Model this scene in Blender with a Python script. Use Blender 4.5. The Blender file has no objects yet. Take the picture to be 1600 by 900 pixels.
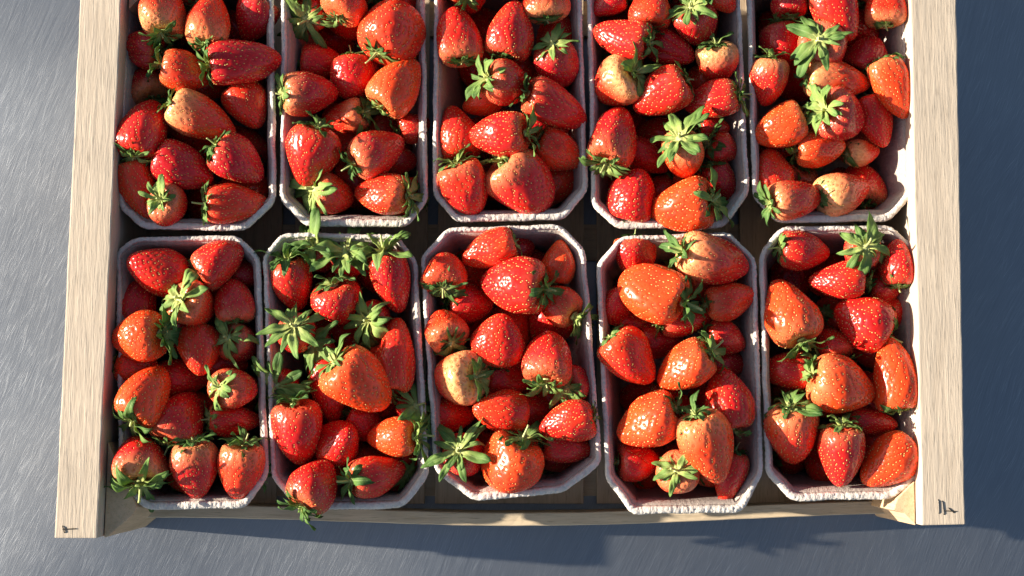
import bpy, bmesh, math, random
import numpy as np
from mathutils import Vector, Matrix, noise

S = bpy.context.scene
COL = S.collection
rad = math.radians

# ------------------------------------------------------------------ camera, sky, sun, exposure
PITCH = rad(5.8)
cam_data = bpy.data.cameras.new('camera')
cam = bpy.data.objects.new('camera', cam_data)
COL.objects.link(cam)
cam.location = (0.0, -0.10106, 1.09488)
cam.rotation_euler = (PITCH, 0, 0)
cam_data.lens = 50.0
cam_data.sensor_width = 36.0
cam_data.clip_start = 0.05
cam_data.clip_end = 100.0
S.camera = cam

SUN_EL, SUN_AZ = rad(18.3), rad(-4.8)      # light travels towards +x and slightly towards the viewer
world = bpy.data.worlds.new('World')
S.world = world
world.use_nodes = True
wn = world.node_tree
bg = wn.nodes['Background']
sky = wn.nodes.new('ShaderNodeTexSky')
sky.sky_type = 'NISHITA'
sky.sun_disc = False
sky.sun_elevation = SUN_EL
sky.sun_rotation = rad(-90 + 4.8)
sky.air_density = 1.0
sky.dust_density = 1.6
sky.ozone_density = 1.0
wn.links.new(sky.outputs[0], bg.inputs[0])
bg.inputs[1].default_value = 0.062

sun_data = bpy.data.lights.new('sun', 'SUN')
sun_data.energy = 5.0
sun_data.angle = rad(0.6)
sun_data.color = (1.0, 0.92, 0.80)
sun = bpy.data.objects.new('sun', sun_data)
COL.objects.link(sun)
ldir = Vector((math.cos(SUN_AZ) * math.cos(SUN_EL), math.sin(SUN_AZ) * math.cos(SUN_EL), -math.sin(SUN_EL)))
sun.rotation_euler = ldir.to_track_quat('-Z', 'Y').to_euler()
sun.location = -ldir * 3

vs = S.view_settings
vs.view_transform = 'Standard'
vs.look = 'None'
vs.gamma = 1.0
vs.use_curve_mapping = False
vs.exposure = 1.42
S.render.engine = 'CYCLES'
S.cycles.use_denoising = True
S.cycles.max_bounces = 8
S.cycles.transparent_max_bounces = 4

RIM, RAIL_TOP, POST_TOP, SLAT_TOP = 0.100, 0.118, 0.104, 0.042

# ------------------------------------------------------------------ measured places (metres)
BERRIES = [
    (0, 't', -0.2489, 0.2003, 0.1038, 92, -20, 0.041, 0.0354, 0.65, 0.586, 0.0345, '', 'orange-red strawberry, tip up, topmost on left side, leftmost top-row punnet'),
    (0, 't', -0.2158, 0.1917, 0.1045, 88, -20, 0.0428, 0.0316, 0.65, 0.49300000000000005, 0.0295, '', 'orange-red strawberry, tip up, topmost in middle, leftmost top-row punnet'),
    (0, 't', -0.1875, 0.1969, 0.0884, -120, -8, 0.0335, 0.0335, 0.0, 0.2, 0.0271, '', 'crimson strawberry, tip lower left, topmost on right side, leftmost top-row punnet'),
    (0, 't', -0.267, 0.1743, 0.0915, 165, -20, 0.0338, 0.0295, 0.0, 0.1, 0.0295, 'fan', 'ridged crimson strawberry, tip left, second down on left side, leftmost top-row punnet'),
    (0, 't', -0.2315, 0.1546, 0.101, -12, -20, 0.0375, 0.0314, 0.65, 0.25, 0.0369, '', 'orange-red strawberry, tip right, second down in middle, leftmost top-row punnet'),
    (0, 't', -0.1897, 0.1613, 0.1054, 10, -15, 0.0509, 0.0338, 0.0, 0, 0.0419, '', 'large crimson strawberry, tip right, second down on right side, leftmost top-row punnet'),
    (0, 't', -0.2663, 0.1507, 0.0807, 120, -18, 0.0249, 0.0302, 0.0, 0.524, 0.0246, '', 'crimson strawberry, tip upper left, third down on left side, leftmost top-row punnet'),
    (0, 't', -0.2612, 0.1138, 0.1008, 78, -20, 0.0461, 0.0348, 0.35, 0, 0.0295, '', 'large red strawberry, tip up, fourth down on left side, leftmost top-row punnet'),
    (0, 't', -0.2202, 0.1202, 0.1009, -25, -20, 0.05, 0.0339, 0.65, 0.71, 0.0295, '', 'large pale-shouldered strawberry, tip lower right, third down in middle, leftmost top-row punnet'),
    (0, 't', -0.1894, 0.1326, 0.0894, -60, 2, 0.0354, 0.033, 0.65, 0.1, 0.0246, '', 'orange-red strawberry, tip lower right, third down on right side, leftmost top-row punnet'),
    (0, 't', -0.232, 0.0855, 0.1012, -25, -8, 0.0424, 0.0337, 0.0, 0, 0.0246, '', 'crimson strawberry, tip lower right, lowest in middle, leftmost top-row punnet'),
    (0, 't', -0.1932, 0.0897, 0.1011, -35, -20, 0.0405, 0.0349, 0.0, 0.15, 0.0295, '', 'crimson strawberry, tip lower right, fourth down on right side, leftmost top-row punnet'),
    (0, 't', -0.2651, 0.0689, 0.0965, -72, -8, 0.0451, 0.0288, 0.65, 0.1, 0.0246, '', 'orange-red strawberry, tip down, fifth down on left side, leftmost top-row punnet'),
    (0, 't', -0.2421, 0.0585, 0.0983, -40, -78, 0.0322, 0.0298, 0.35, 0.4, 0.0328, '', 'red strawberry, leafy cap up, lowest on left side, leftmost top-row punnet'),
    (0, 't', -0.1946, 0.0603, 0.0983, 4, -20, 0.0457, 0.0297, 0.65, 0.1, 0.0345, '', 'orange-red strawberry, tip right, lowest on right side, leftmost top-row punnet'),
    (0, 'f', -0.261, 0.2217, 0.0902, 0, -20, 0.0345, 0.0317, 0.0, 0.2, 0.0295, '', 'strawberry at the far left end of leftmost top-row punnet'),
    (0, 'f', -0.2284, 0.2219, 0.0904, 97, -20, 0.0316, 0.0345, 0.35, 0.2, 0.0295, '', 'strawberry at the far middle end of leftmost top-row punnet'),
    (0, 'f', -0.1919, 0.2265, 0.0962, 194, -20, 0.0346, 0.0315, 0.65, 0.2, 0.0295, '', 'strawberry at the far right end of leftmost top-row punnet'),
    (0, 'd', -0.2478, 0.2026, 0.0349, 286.3, 16.0, 0.0358, 0.0316, 0, 0.1, 0.0324, '', 'shaded strawberry buried under others, topmost on left side, leftmost top-row punnet'),
    (0, 'd', -0.24, 0.2017, 0.0603, 312.6, -23.3, 0.0393, 0.0332, 0, 0.3, 0.0244, '', 'shaded strawberry buried under others, topmost in middle, leftmost top-row punnet'),
    (0, 'd', -0.209, 0.1991, 0.0535, 140.2, 3.3, 0.0372, 0.0319, 0, 0, 0.03, '', 'shaded strawberry buried under others, second down in middle, leftmost top-row punnet'),
    (0, 'd', -0.2473, 0.1638, 0.0409, 278.5, 17.2, 0.0409, 0.0338, 0.35, 0, 0.025, '', 'shaded strawberry buried under others, lowest on left side, leftmost top-row punnet'),
    (0, 'd', -0.2278, 0.1564, 0.0665, 338.8, -1.7, 0.037, 0.0355, 0.65, 0.1, 0.0209, '', 'shaded strawberry buried under others, third down in middle, leftmost top-row punnet'),
    (0, 'd', -0.1972, 0.1598, 0.0659, 294.3, -9.0, 0.0399, 0.0335, 0.35, 0, 0.0253, '', 'shaded strawberry buried under others, topmost on right side, leftmost top-row punnet'),
    (0, 'd', -0.234, 0.1146, 0.0675, 302.8, -18.3, 0.0354, 0.0347, 0.35, 0.3, 0.0351, '', 'shaded strawberry buried under others, fourth down in middle, leftmost top-row punnet'),
    (0, 'd', -0.1999, 0.1106, 0.0617, 124.0, -25.2, 0.0394, 0.0349, 0.35, 0.1, 0.0222, '', 'shaded strawberry buried under others, second down on right side, leftmost top-row punnet'),
    (0, 'd', -0.2265, 0.072, 0.0538, 112.5, -27.8, 0.0392, 0.0327, 0.35, 0, 0.0301, '', 'shaded strawberry buried under others, lowest in middle, leftmost top-row punnet'),
    (0, 'd', -0.1944, 0.0722, 0.0728, 29.1, -8.0, 0.0383, 0.035, 0.65, 0, 0.0242, '', 'shaded strawberry buried under others, lowest on right side, leftmost top-row punnet'),
    (1, 't', -0.1172, 0.2043, 0.1057, 60, -8, 0.0255, 0.0353, 0.65, 0.3, 0.0246, '', 'orange-red strawberry, tip upper right, topmost in middle, second top-row punnet from left'),
    (1, 't', -0.1438, 0.2043, 0.0828, 60, -45, 0.0289, 0.0268, 0.35, 0.3, 0.0486, '', 'red strawberry, leafy cap up, topmost on left side, second top-row punnet from left'),
    (1, 't', -0.0853, 0.1842, 0.1013, 58, -20, 0.0425, 0.0468, 0.65, 0.1, 0.0345, '', 'large orange-red strawberry, tip upper right, second down on right side, second top-row punnet from left'),
    (1, 't', -0.0784, 0.2115, 0.0842, 20, -8, 0.0286, 0.0225, 0.35, 0, 0.0197, '', 'small red strawberry, tip right, topmost on right side, second top-row punnet from left'),
    (1, 't', -0.1381, 0.1671, 0.0764, 0, -8, 0.0326, 0.0279, 0.35, 0, 0.0246, '', 'red strawberry, tip right, second down on left side, second top-row punnet from left'),
    (1, 't', -0.1145, 0.1538, 0.0894, -85, -3, 0.0308, 0.0335, 0.35, 0.1, 0.0246, '', 'red strawberry, tip down, second down in middle, second top-row punnet from left'),
    (1, 't', -0.0799, 0.145, 0.1036, 52, -8, 0.043, 0.0372, 1.0, 0.25, 0.0197, '', 'large orange strawberry, tip upper right, third down on right side, second top-row punnet from left'),
    (1, 't', -0.1438, 0.1396, 0.0996, 8, -20, 0.0401, 0.0343, 0.0, 0.49300000000000005, 0.0295, '', 'crimson strawberry, tip right, third down on left side, second top-row punnet from left'),
    (1, 't', -0.121, 0.1239, 0.0865, 190, -30, 0.0352, 0.0248, 0.65, 0.462, 0.0345, '', 'orange-red strawberry, tip left, third down in middle, second top-row punnet from left'),
    (1, 't', -0.1427, 0.093, 0.1031, -108, -20, 0.0434, 0.0376, 0.35, 0.1, 0.0345, '', 'large red strawberry, tip down, lowest on left side, second top-row punnet from left'),
    (1, 't', -0.0944, 0.0976, 0.101, 32, -20, 0.0423, 0.0337, 0.35, 0.35, 0.0295, '', 'red strawberry, tip upper right, fifth down on right side, second top-row punnet from left'),
    (1, 't', -0.0702, 0.119, 0.0851, 20, -8, 0.0233, 0.0233, 0.35, 0.1, 0.0148, '', 'small red strawberry, tip right, fourth down on right side, second top-row punnet from left'),
    (1, 't', -0.1275, 0.0681, 0.0902, -10, -35, 0.0308, 0.0298, 0.65, 0.3, 0.0492, '', 'orange-red strawberry, tip right, lowest in middle, second top-row punnet from left'),
    (1, 't', -0.0925, 0.0675, 0.0995, 172, -20, 0.0411, 0.0324, 0.65, 0.3, 0.0394, '', 'orange-red strawberry, tip left, lowest on right side, second top-row punnet from left'),
    (1, 't', -0.08, 0.0959, 0.0764, 0, -8, 0.0233, 0.0233, 0.35, 0.462, 0.0197, '', 'small red strawberry, tip right, sixth down on right side, second top-row punnet from left'),
    (1, 'f', -0.1456, 0.2274, 0.0961, 53, -20, 0.0364, 0.0314, 0.35, 0.2, 0.0295, '', 'strawberry at the far left end of second top-row punnet from left'),
    (1, 'f', -0.1145, 0.227, 0.0905, 150, -20, 0.0358, 0.0302, 0.65, 0.2, 0.0295, '', 'strawberry at the far middle end of second top-row punnet from left'),
    (1, 'f', -0.0817, 0.2285, 0.0989, 247, -20, 0.031, 0.035, 0.0, 0.2, 0.0295, '', 'strawberry at the far right end of second top-row punnet from left'),
    (1, 'd', -0.1305, 0.204, 0.0343, 20.1, 14.1, 0.0355, 0.0357, 0, 0.1, 0.0257, '', 'shaded strawberry buried under others, topmost on left side, second top-row punnet from left'),
    (1, 'd', -0.1204, 0.2059, 0.0601, 322.7, -21.0, 0.0344, 0.0332, 0.35, 0.1, 0.0263, '', 'shaded strawberry buried under others, topmost in middle, second top-row punnet from left'),
    (1, 'd', -0.1316, 0.1649, 0.0329, 40.5, 7.5, 0.0402, 0.0321, 0.35, 0.3, 0.0349, '', 'shaded strawberry buried under others, second down on left side, second top-row punnet from left'),
    (1, 'd', -0.1119, 0.1585, 0.0516, 197.3, -14.8, 0.0388, 0.0347, 0, 0.1, 0.0312, '', 'shaded strawberry buried under others, second down in middle, second top-row punnet from left'),
    (1, 'd', -0.13, 0.1274, 0.0342, 241.8, -17.6, 0.0365, 0.0355, 0.35, 0.1, 0.0248, '', 'shaded strawberry buried under others, third down in middle, second top-row punnet from left'),
    (1, 'd', -0.1249, 0.1131, 0.0562, 62.1, 10.7, 0.0377, 0.0337, 0.65, 0.1, 0.0352, '', 'shaded strawberry buried under others, fourth down in middle, second top-row punnet from left'),
    (1, 'd', -0.0903, 0.1141, 0.0583, 337.5, -16.6, 0.037, 0.0341, 0, 0.3, 0.0308, '', 'shaded strawberry buried under others, topmost on right side, second top-row punnet from left'),
    (1, 'd', -0.1314, 0.0788, 0.039, 337.1, -28.8, 0.0354, 0.034, 0.35, 0.3, 0.0358, '', 'shaded strawberry buried under others, lowest on left side, second top-row punnet from left'),
    (1, 'd', -0.1123, 0.0788, 0.0598, 273.2, -37.4, 0.0352, 0.0353, 0, 0.1, 0.0355, '', 'shaded strawberry buried under others, lowest in middle, second top-row punnet from left'),
    (1, 'd', -0.0854, 0.0692, 0.0736, 173.8, -11.6, 0.0388, 0.0317, 0.65, 0.1, 0.0259, '', 'shaded strawberry buried under others, lowest on right side, second top-row punnet from left'),
    (2, 't', -0.0315, 0.2131, 0.0857, -90, -8, 0.0214, 0.0279, 0.35, 0, 0.0197, '', 'small red strawberry, tip down, topmost on left side, middle top-row punnet'),
    (2, 't', 0.0239, 0.2061, 0.1025, 95, -8, 0.0279, 0.0345, 0.65, 0.524, 0.0246, '', 'orange-red strawberry, tip up, topmost on right side, middle top-row punnet'),
    (2, 't', -0.0385, 0.1821, 0.101, 98, -8, 0.042, 0.0338, 0.35, 0.35, 0.0246, '', 'red strawberry, tip up, second down on left side, middle top-row punnet'),
    (2, 't', 0.0002, 0.1851, 0.1039, 76, 2, 0.0408, 0.0376, 0.35, 0.15, 0.0246, '', 'large red strawberry, tip up, topmost in middle, middle top-row punnet'),
    (2, 't', 0.0328, 0.1924, 0.0798, 80, -8, 0.0289, 0.0269, 0.65, 0.2, 0.0197, '', 'orange-red strawberry, tip up, second down on right side, middle top-row punnet'),
    (2, 't', -0.0009, 0.1454, 0.1024, -5, -35, 0.0392, 0.0335, 0.35, 0.3, 0.0433, '', 'red strawberry, tip right, second down in middle, middle top-row punnet'),
    (2, 't', 0.0321, 0.1608, 0.0968, -75, -45, 0.0342, 0.0317, 0.0, 0.2, 0.038, '', 'crimson strawberry, leafy cap up, third down on right side, middle top-row punnet'),
    (2, 't', 0.0319, 0.1286, 0.1025, -22, -20, 0.0475, 0.0318, 0.35, 0.2, 0.0295, '', 'red strawberry, tip right, fourth down on right side, middle top-row punnet'),
    (2, 't', -0.0392, 0.1139, 0.0889, 100, -8, 0.0402, 0.0343, 0.65, 0, 0.0246, '', 'orange-red strawberry, tip up, fourth down on left side, middle top-row punnet'),
    (2, 't', -0.0104, 0.1074, 0.1082, 180, -20, 0.0428, 0.0354, 0.35, 0.15, 0.0384, '', 'red strawberry, tip left, third down in middle, middle top-row punnet'),
    (2, 't', 0.0338, 0.0981, 0.0938, -28, -20, 0.0377, 0.031, 0.65, 0, 0.0295, '', 'orange-red strawberry, tip lower right, lowest on right side, middle top-row punnet'),
    (2, 't', -0.0326, 0.07, 0.101, -68, -20, 0.0387, 0.0348, 0.35, 0.3, 0.0325, '', 'red strawberry, tip down, lowest on left side, middle top-row punnet'),
    (2, 't', 0.0083, 0.0729, 0.0987, -45, -20, 0.0481, 0.0416, 0.35, 0.431, 0.0345, 'wide', 'large red strawberry, tip lower right, lowest in middle, middle top-row punnet'),
    (2, 't', -0.0223, 0.1368, 0.0836, 200, -8, 0.0286, 0.0225, 1.0, 0, 0.0197, '', 'small orange strawberry, tip left, third down on left side, middle top-row punnet'),
    (2, 'f', -0.036, 0.2243, 0.1047, 106, -20, 0.0314, 0.0347, 0.65, 0.2, 0.0295, '', 'strawberry at the far left end of middle top-row punnet'),
    (2, 'f', -0.0024, 0.23, 0.0924, 203, -20, 0.035, 0.031, 0.0, 0.2, 0.0295, '', 'strawberry at the far middle end of middle top-row punnet'),
    (2, 'f', 0.0301, 0.2252, 0.0906, 300, -20, 0.0302, 0.0358, 0.35, 0.2, 0.0295, '', 'strawberry at the far right end of middle top-row punnet'),
    (2, 'd', -0.0219, 0.2069, 0.0335, 134.6, -25.5, 0.039, 0.0338, 0.35, 0.1, 0.0338, '', 'shaded strawberry buried under others, topmost on left side, middle top-row punnet'),
    (2, 'd', -0.0235, 0.1688, 0.0413, 295.6, -3.7, 0.0406, 0.0338, 0.65, 0, 0.0256, '', 'shaded strawberry buried under others, second down on left side, middle top-row punnet'),
    (2, 'd', -0.0002, 0.1625, 0.0607, 203.1, -20.0, 0.041, 0.033, 0.35, 0.1, 0.025, '', 'shaded strawberry buried under others, topmost in middle, middle top-row punnet'),
    (2, 'd', 0.0231, 0.1448, 0.0647, 214.5, -31.8, 0.0342, 0.0356, 0.35, 0.1, 0.0244, '', 'shaded strawberry buried under others, topmost on right side, middle top-row punnet'),
    (2, 'd', -0.0215, 0.1217, 0.034, 51.6, -48.3, 0.0396, 0.035, 0.65, 0, 0.0251, '', 'shaded strawberry buried under others, third down on left side, middle top-row punnet'),
    (2, 'd', -0.0067, 0.1168, 0.0622, 98.6, 15.5, 0.0401, 0.0346, 0, 0, 0.0281, '', 'shaded strawberry buried under others, lowest in middle, middle top-row punnet'),
    (2, 'd', 0.0259, 0.117, 0.0709, 357.3, -13.7, 0.0362, 0.0337, 0, 0, 0.0322, '', 'shaded strawberry buried under others, second down on right side, middle top-row punnet'),
    (2, 'd', -0.0228, 0.0891, 0.0326, 190.8, -17.5, 0.0383, 0.0315, 0.35, 0.3, 0.0319, '', 'shaded strawberry buried under others, lowest on left side, middle top-row punnet'),
    (2, 'd', 0.0277, 0.0783, 0.0719, 233.6, 10.1, 0.0401, 0.0322, 0.65, 0.1, 0.0266, '', 'shaded strawberry buried under others, lowest on right side, middle top-row punnet'),
    (3, 't', 0.0682, 0.2064, 0.0941, 200, -8, 0.0288, 0.0202, 0.0, 0, 0.0197, '', 'small crimson strawberry, tip left, topmost on left side, second top-row punnet from right'),
    (3, 't', 0.0991, 0.2023, 0.0992, 90, -8, 0.0289, 0.0307, 0.65, 0.1, 0.0197, '', 'orange-red strawberry, tip up, topmost in middle, second top-row punnet from right'),
    (3, 't', 0.0776, 0.1794, 0.1017, 163, -20, 0.0429, 0.0293, 0.35, 0.1, 0.0325, '', 'red strawberry, tip left, second down on left side, second top-row punnet from right'),
    (3, 't', 0.133, 0.1887, 0.0987, -60, -45, 0.0332, 0.0307, 0.0, 0.2, 0.0423, '', 'crimson strawberry, leafy cap up, second down on right side, second top-row punnet from right'),
    (3, 't', 0.1155, 0.1741, 0.0908, -30, 20, 0.0365, 0.0268, 0.0, 0, 0.0197, 'fan', 'ridged crimson strawberry, tip lower right, second down in middle, second top-row punnet from right'),
    (3, 't', 0.0741, 0.1469, 0.0964, 205, -40, 0.0354, 0.0354, 0.65, 0.772, 0.0423, '', 'pale-shouldered strawberry, tip lower left, third down on left side, second top-row punnet from right'),
    (3, 't', 0.147, 0.1616, 0.0966, -80, -30, 0.0293, 0.0308, 0.35, 0.741, 0.0305, '', 'pale-shouldered strawberry, tip down, third down on right side, second top-row punnet from right'),
    (3, 't', 0.1058, 0.1382, 0.1012, 206, -20, 0.0428, 0.0322, 0.35, 0.1, 0.0295, '', 'red strawberry, tip lower left, third down in middle, second top-row punnet from right'),
    (3, 't', 0.1413, 0.1341, 0.101, 188, -20, 0.0393, 0.0286, 0.35, 0.15, 0.0295, '', 'red strawberry, tip left, fourth down on right side, second top-row punnet from right'),
    (3, 't', 0.0732, 0.1091, 0.101, 72, -20, 0.0456, 0.0352, 0.35, 0.3, 0.0374, '', 'large red strawberry, tip up, fourth down on left side, second top-row punnet from right'),
    (3, 't', 0.1213, 0.0924, 0.1039, -70, -52, 0.0362, 0.0335, 1.0, 0.462, 0.0549, '', 'orange strawberry, leafy cap up, fourth down in middle, second top-row punnet from right'),
    (3, 't', 0.1461, 0.1177, 0.0829, 0, -8, 0.0233, 0.0233, 0.35, 0, 0.0197, '', 'small red strawberry, tip right, fifth down on right side, second top-row punnet from right'),
    (3, 't', 0.1519, 0.1008, 0.0886, -20, -20, 0.0242, 0.0242, 0.35, 0, 0.0414, '', 'small red strawberry, tip right, sixth down on right side, second top-row punnet from right'),
    (3, 't', 0.0986, 0.0978, 0.0764, -30, -8, 0.0354, 0.0221, 0.35, 0, 0.0246, '', 'red strawberry, tip lower right, fifth down in middle, second top-row punnet from right'),
    (3, 't', 0.0861, 0.0678, 0.0957, 75, 15, 0.0366, 0.0354, 0.35, 0, 0.0246, '', 'red strawberry, tip up, lowest on left side, second top-row punnet from right'),
    (3, 't', 0.1188, 0.0578, 0.102, 188, -20, 0.0439, 0.0381, 1.0, 0.1, 0.0473, '', 'large orange strawberry, tip left, lowest in middle, second top-row punnet from right'),
    (3, 't', 0.1511, 0.0771, 0.0842, -60, -20, 0.0319, 0.0225, 0.0, 0, 0.0295, '', 'small crimson strawberry, tip lower right, lowest on right side, second top-row punnet from right'),
    (3, 't', 0.1505, 0.2077, 0.1045, -40, -30, 0.0256, 0.0221, 0.65, 0.3, 0.0542, '', 'small orange-red strawberry, tip lower right, topmost on right side, second top-row punnet from right'),
    (3, 'f', 0.0763, 0.2286, 0.0963, 159, -20, 0.0349, 0.0312, 0.0, 0.2, 0.0295, '', 'strawberry at the far left end of second top-row punnet from right'),
    (3, 'f', 0.1128, 0.2247, 0.0911, 256, -20, 0.0315, 0.0346, 0.35, 0.2, 0.0295, '', 'strawberry at the far middle end of second top-row punnet from right'),
    (3, 'f', 0.1443, 0.2234, 0.094, 353, -20, 0.0345, 0.0316, 0.65, 0.2, 0.0295, '', 'strawberry at the far right end of second top-row punnet from right'),
    (3, 'd', 0.0869, 0.2054, 0.0438, 23.8, 8.5, 0.0396, 0.0354, 0.65, 0.3, 0.025, '', 'shaded strawberry buried under others, topmost on left side, second top-row punnet from right'),
    (3, 'd', 0.1159, 0.1963, 0.0452, 197.7, -15.2, 0.0382, 0.035, 0.35, 0.3, 0.0229, '', 'shaded strawberry buried under others, topmost in middle, second top-row punnet from right'),
    (3, 'd', 0.137, 0.2026, 0.0727, 295.1, 5.4, 0.041, 0.0358, 0, 0.1, 0.0316, '', 'shaded strawberry buried under others, topmost on right side, second top-row punnet from right'),
    (3, 'd', 0.0857, 0.1667, 0.0507, 303.1, -34.7, 0.0411, 0.0345, 0, 0.3, 0.0342, '', 'shaded strawberry buried under others, second down on left side, second top-row punnet from right'),
    (3, 'd', 0.1168, 0.1651, 0.0481, 66.7, 6.1, 0.038, 0.0343, 0, 0.3, 0.0238, '', 'shaded strawberry buried under others, second down in middle, second top-row punnet from right'),
    (3, 'd', 0.1384, 0.1539, 0.0656, 205.6, -41.7, 0.0371, 0.0327, 0.65, 0.3, 0.0226, '', 'shaded strawberry buried under others, second down on right side, second top-row punnet from right'),
    (3, 'd', 0.0896, 0.1239, 0.0337, 337.9, -23.8, 0.0351, 0.0342, 0, 0, 0.0312, '', 'shaded strawberry buried under others, third down on left side, second top-row punnet from right'),
    (3, 'd', 0.1049, 0.1133, 0.0536, 199.8, -6.5, 0.0358, 0.0347, 0.35, 0, 0.029, '', 'shaded strawberry buried under others, third down in middle, second top-row punnet from right'),
    (3, 'd', 0.0906, 0.0855, 0.0346, 310.8, -14.5, 0.0373, 0.0357, 0.65, 0, 0.0265, '', 'shaded strawberry buried under others, lowest on left side, second top-row punnet from right'),
    (3, 'd', 0.106, 0.0714, 0.0539, 195.2, -23.1, 0.0356, 0.0319, 0.35, 0.1, 0.031, '', 'shaded strawberry buried under others, lowest in middle, second top-row punnet from right'),
    (3, 'd', 0.1383, 0.0767, 0.061, 295.4, -40.2, 0.0361, 0.0355, 0.65, 0.1, 0.0333, '', 'shaded strawberry buried under others, lowest on right side, second top-row punnet from right'),
    (4, 't', 0.2006, 0.2096, 0.0925, 90, -8, 0.0233, 0.0279, 0.0, 0, 0.0197, '', 'small crimson strawberry, tip up, topmost on left side, rightmost top-row punnet'),
    (4, 't', 0.2328, 0.196, 0.1035, -58, -8, 0.0413, 0.0328, 0.35, 0.1, 0.0246, '', 'red strawberry, tip lower right, topmost in middle, rightmost top-row punnet'),
    (4, 't', 0.2674, 0.2025, 0.1021, 88, 0, 0.027, 0.0307, 0.65, 0.462, 0.0325, '', 'orange-red strawberry, tip up, topmost on right side, rightmost top-row punnet'),
    (4, 't', 0.1964, 0.1807, 0.0828, -80, -8, 0.0307, 0.0307, 0.0, 0.15, 0.0246, '', 'crimson strawberry, tip down, second down on left side, rightmost top-row punnet'),
    (4, 't', 0.2235, 0.1735, 0.097, -10, -70, 0.0362, 0.0335, 0.0, 0.3, 0.0528, '', 'crimson strawberry, leafy cap up, second down in middle, rightmost top-row punnet'),
    (4, 't', 0.2583, 0.1705, 0.0886, 60, 10, 0.0274, 0.0307, 0.0, 0.1, 0.0295, '', 'crimson strawberry, tip upper right, second down on right side, rightmost top-row punnet'),
    (4, 't', 0.1837, 0.147, 0.0996, -95, -20, 0.0345, 0.0288, 0.35, 0.462, 0.0295, '', 'red strawberry, tip down, third down on left side, rightmost top-row punnet'),
    (4, 't', 0.2329, 0.1488, 0.1003, -4, -8, 0.047, 0.0278, 1.0, 0.648, 0.0197, '', 'pale-shouldered strawberry, tip right, third down in middle, rightmost top-row punnet'),
    (4, 't', 0.2705, 0.1416, 0.1036, -68, 0, 0.0448, 0.0278, 1.0, 0.3, 0.0355, '', 'orange strawberry, tip down, third down on right side, rightmost top-row punnet'),
    (4, 't', 0.2346, 0.1219, 0.1026, -8, -40, 0.0382, 0.0372, 0.0, 0.2, 0.0444, '', 'crimson strawberry, tip right, fourth down in middle, rightmost top-row punnet'),
    (4, 't', 0.2612, 0.1208, 0.0922, -72, 0, 0.0382, 0.0266, 0.35, 0.1, 0.0246, '', 'red strawberry, tip down, fourth down on right side, rightmost top-row punnet'),
    (4, 't', 0.1899, 0.1149, 0.0995, 205, -8, 0.0373, 0.0315, 1.0, 0.3, 0.0246, '', 'orange strawberry, tip lower left, fourth down on left side, rightmost top-row punnet'),
    (4, 't', 0.2212, 0.1005, 0.0944, 2, 2, 0.035, 0.0289, 1.0, 0.2, 0.0246, '', 'orange strawberry, tip right, fifth down in middle, rightmost top-row punnet'),
    (4, 't', 0.2528, 0.0998, 0.0851, 10, -20, 0.0269, 0.0203, 0.65, 0.772, 0.0217, '', 'small pale-shouldered strawberry, tip right, lowest on right side, rightmost top-row punnet'),
    (4, 't', 0.1867, 0.0864, 0.0865, 100, 2, 0.0321, 0.0317, 0.65, 0.2, 0.0197, '', 'orange-red strawberry, tip up, fifth down on left side, rightmost top-row punnet'),
    (4, 't', 0.2001, 0.0624, 0.1049, 14, -20, 0.0407, 0.028, 0.35, 0.49300000000000005, 0.0325, '', 'red strawberry, tip right, lowest on left side, rightmost top-row punnet'),
    (4, 't', 0.2361, 0.0694, 0.0942, 20, -18, 0.0404, 0.0337, 0.65, 0.772, 0.0276, '', 'pale-shouldered strawberry, tip right, lowest in middle, rightmost top-row punnet'),
    (4, 'f', 0.1898, 0.2272, 0.0972, 212, -20, 0.0361, 0.0297, 0.35, 0.2, 0.0295, '', 'strawberry at the far left end of rightmost top-row punnet'),
    (4, 'f', 0.2303, 0.2274, 0.0945, 309, -20, 0.0364, 0.0314, 0.65, 0.2, 0.0295, '', 'strawberry at the far middle end of rightmost top-row punnet'),
    (4, 'f', 0.2641, 0.2222, 0.0887, 46, 0, 0.0364, 0.0314, 0.0, 0.2, 0.0295, '', 'strawberry at the far right end of rightmost top-row punnet'),
    (4, 'd', 0.202, 0.2005, 0.042, 136.1, 0.6, 0.0385, 0.0356, 0.35, 0.3, 0.0251, '', 'shaded strawberry buried under others, topmost on left side, rightmost top-row punnet'),
    (4, 'd', 0.2347, 0.2096, 0.0485, 357.5, -35.0, 0.0343, 0.0322, 0.35, 0.1, 0.0216, '', 'shaded strawberry buried under others, topmost in middle, rightmost top-row punnet'),
    (4, 'd', 0.255, 0.196, 0.0691, 337.4, -3.7, 0.0362, 0.0355, 0.35, 0, 0.0271, '', 'shaded strawberry buried under others, topmost on right side, rightmost top-row punnet'),
    (4, 'd', 0.2108, 0.165, 0.0456, 166.3, -36.6, 0.0368, 0.0353, 0.35, 0, 0.0263, '', 'shaded strawberry buried under others, second down in middle, rightmost top-row punnet'),
    (4, 'd', 0.2543, 0.1651, 0.0614, 337.7, -1.9, 0.0351, 0.0349, 0.65, 0.1, 0.0335, '', 'shaded strawberry buried under others, second down on right side, rightmost top-row punnet'),
    (4, 'd', 0.1991, 0.1199, 0.058, 86.4, 19.6, 0.0381, 0.0343, 0, 0, 0.0315, '', 'shaded strawberry buried under others, second down on left side, rightmost top-row punnet'),
    (4, 'd', 0.2554, 0.1167, 0.0577, 63.2, -35.4, 0.0392, 0.0326, 0, 0.3, 0.0299, '', 'shaded strawberry buried under others, third down on right side, rightmost top-row punnet'),
    (4, 'd', 0.2052, 0.0799, 0.0539, 245.3, -38.1, 0.04, 0.0339, 0, 0.3, 0.0333, '', 'shaded strawberry buried under others, lowest on left side, rightmost top-row punnet'),
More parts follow.
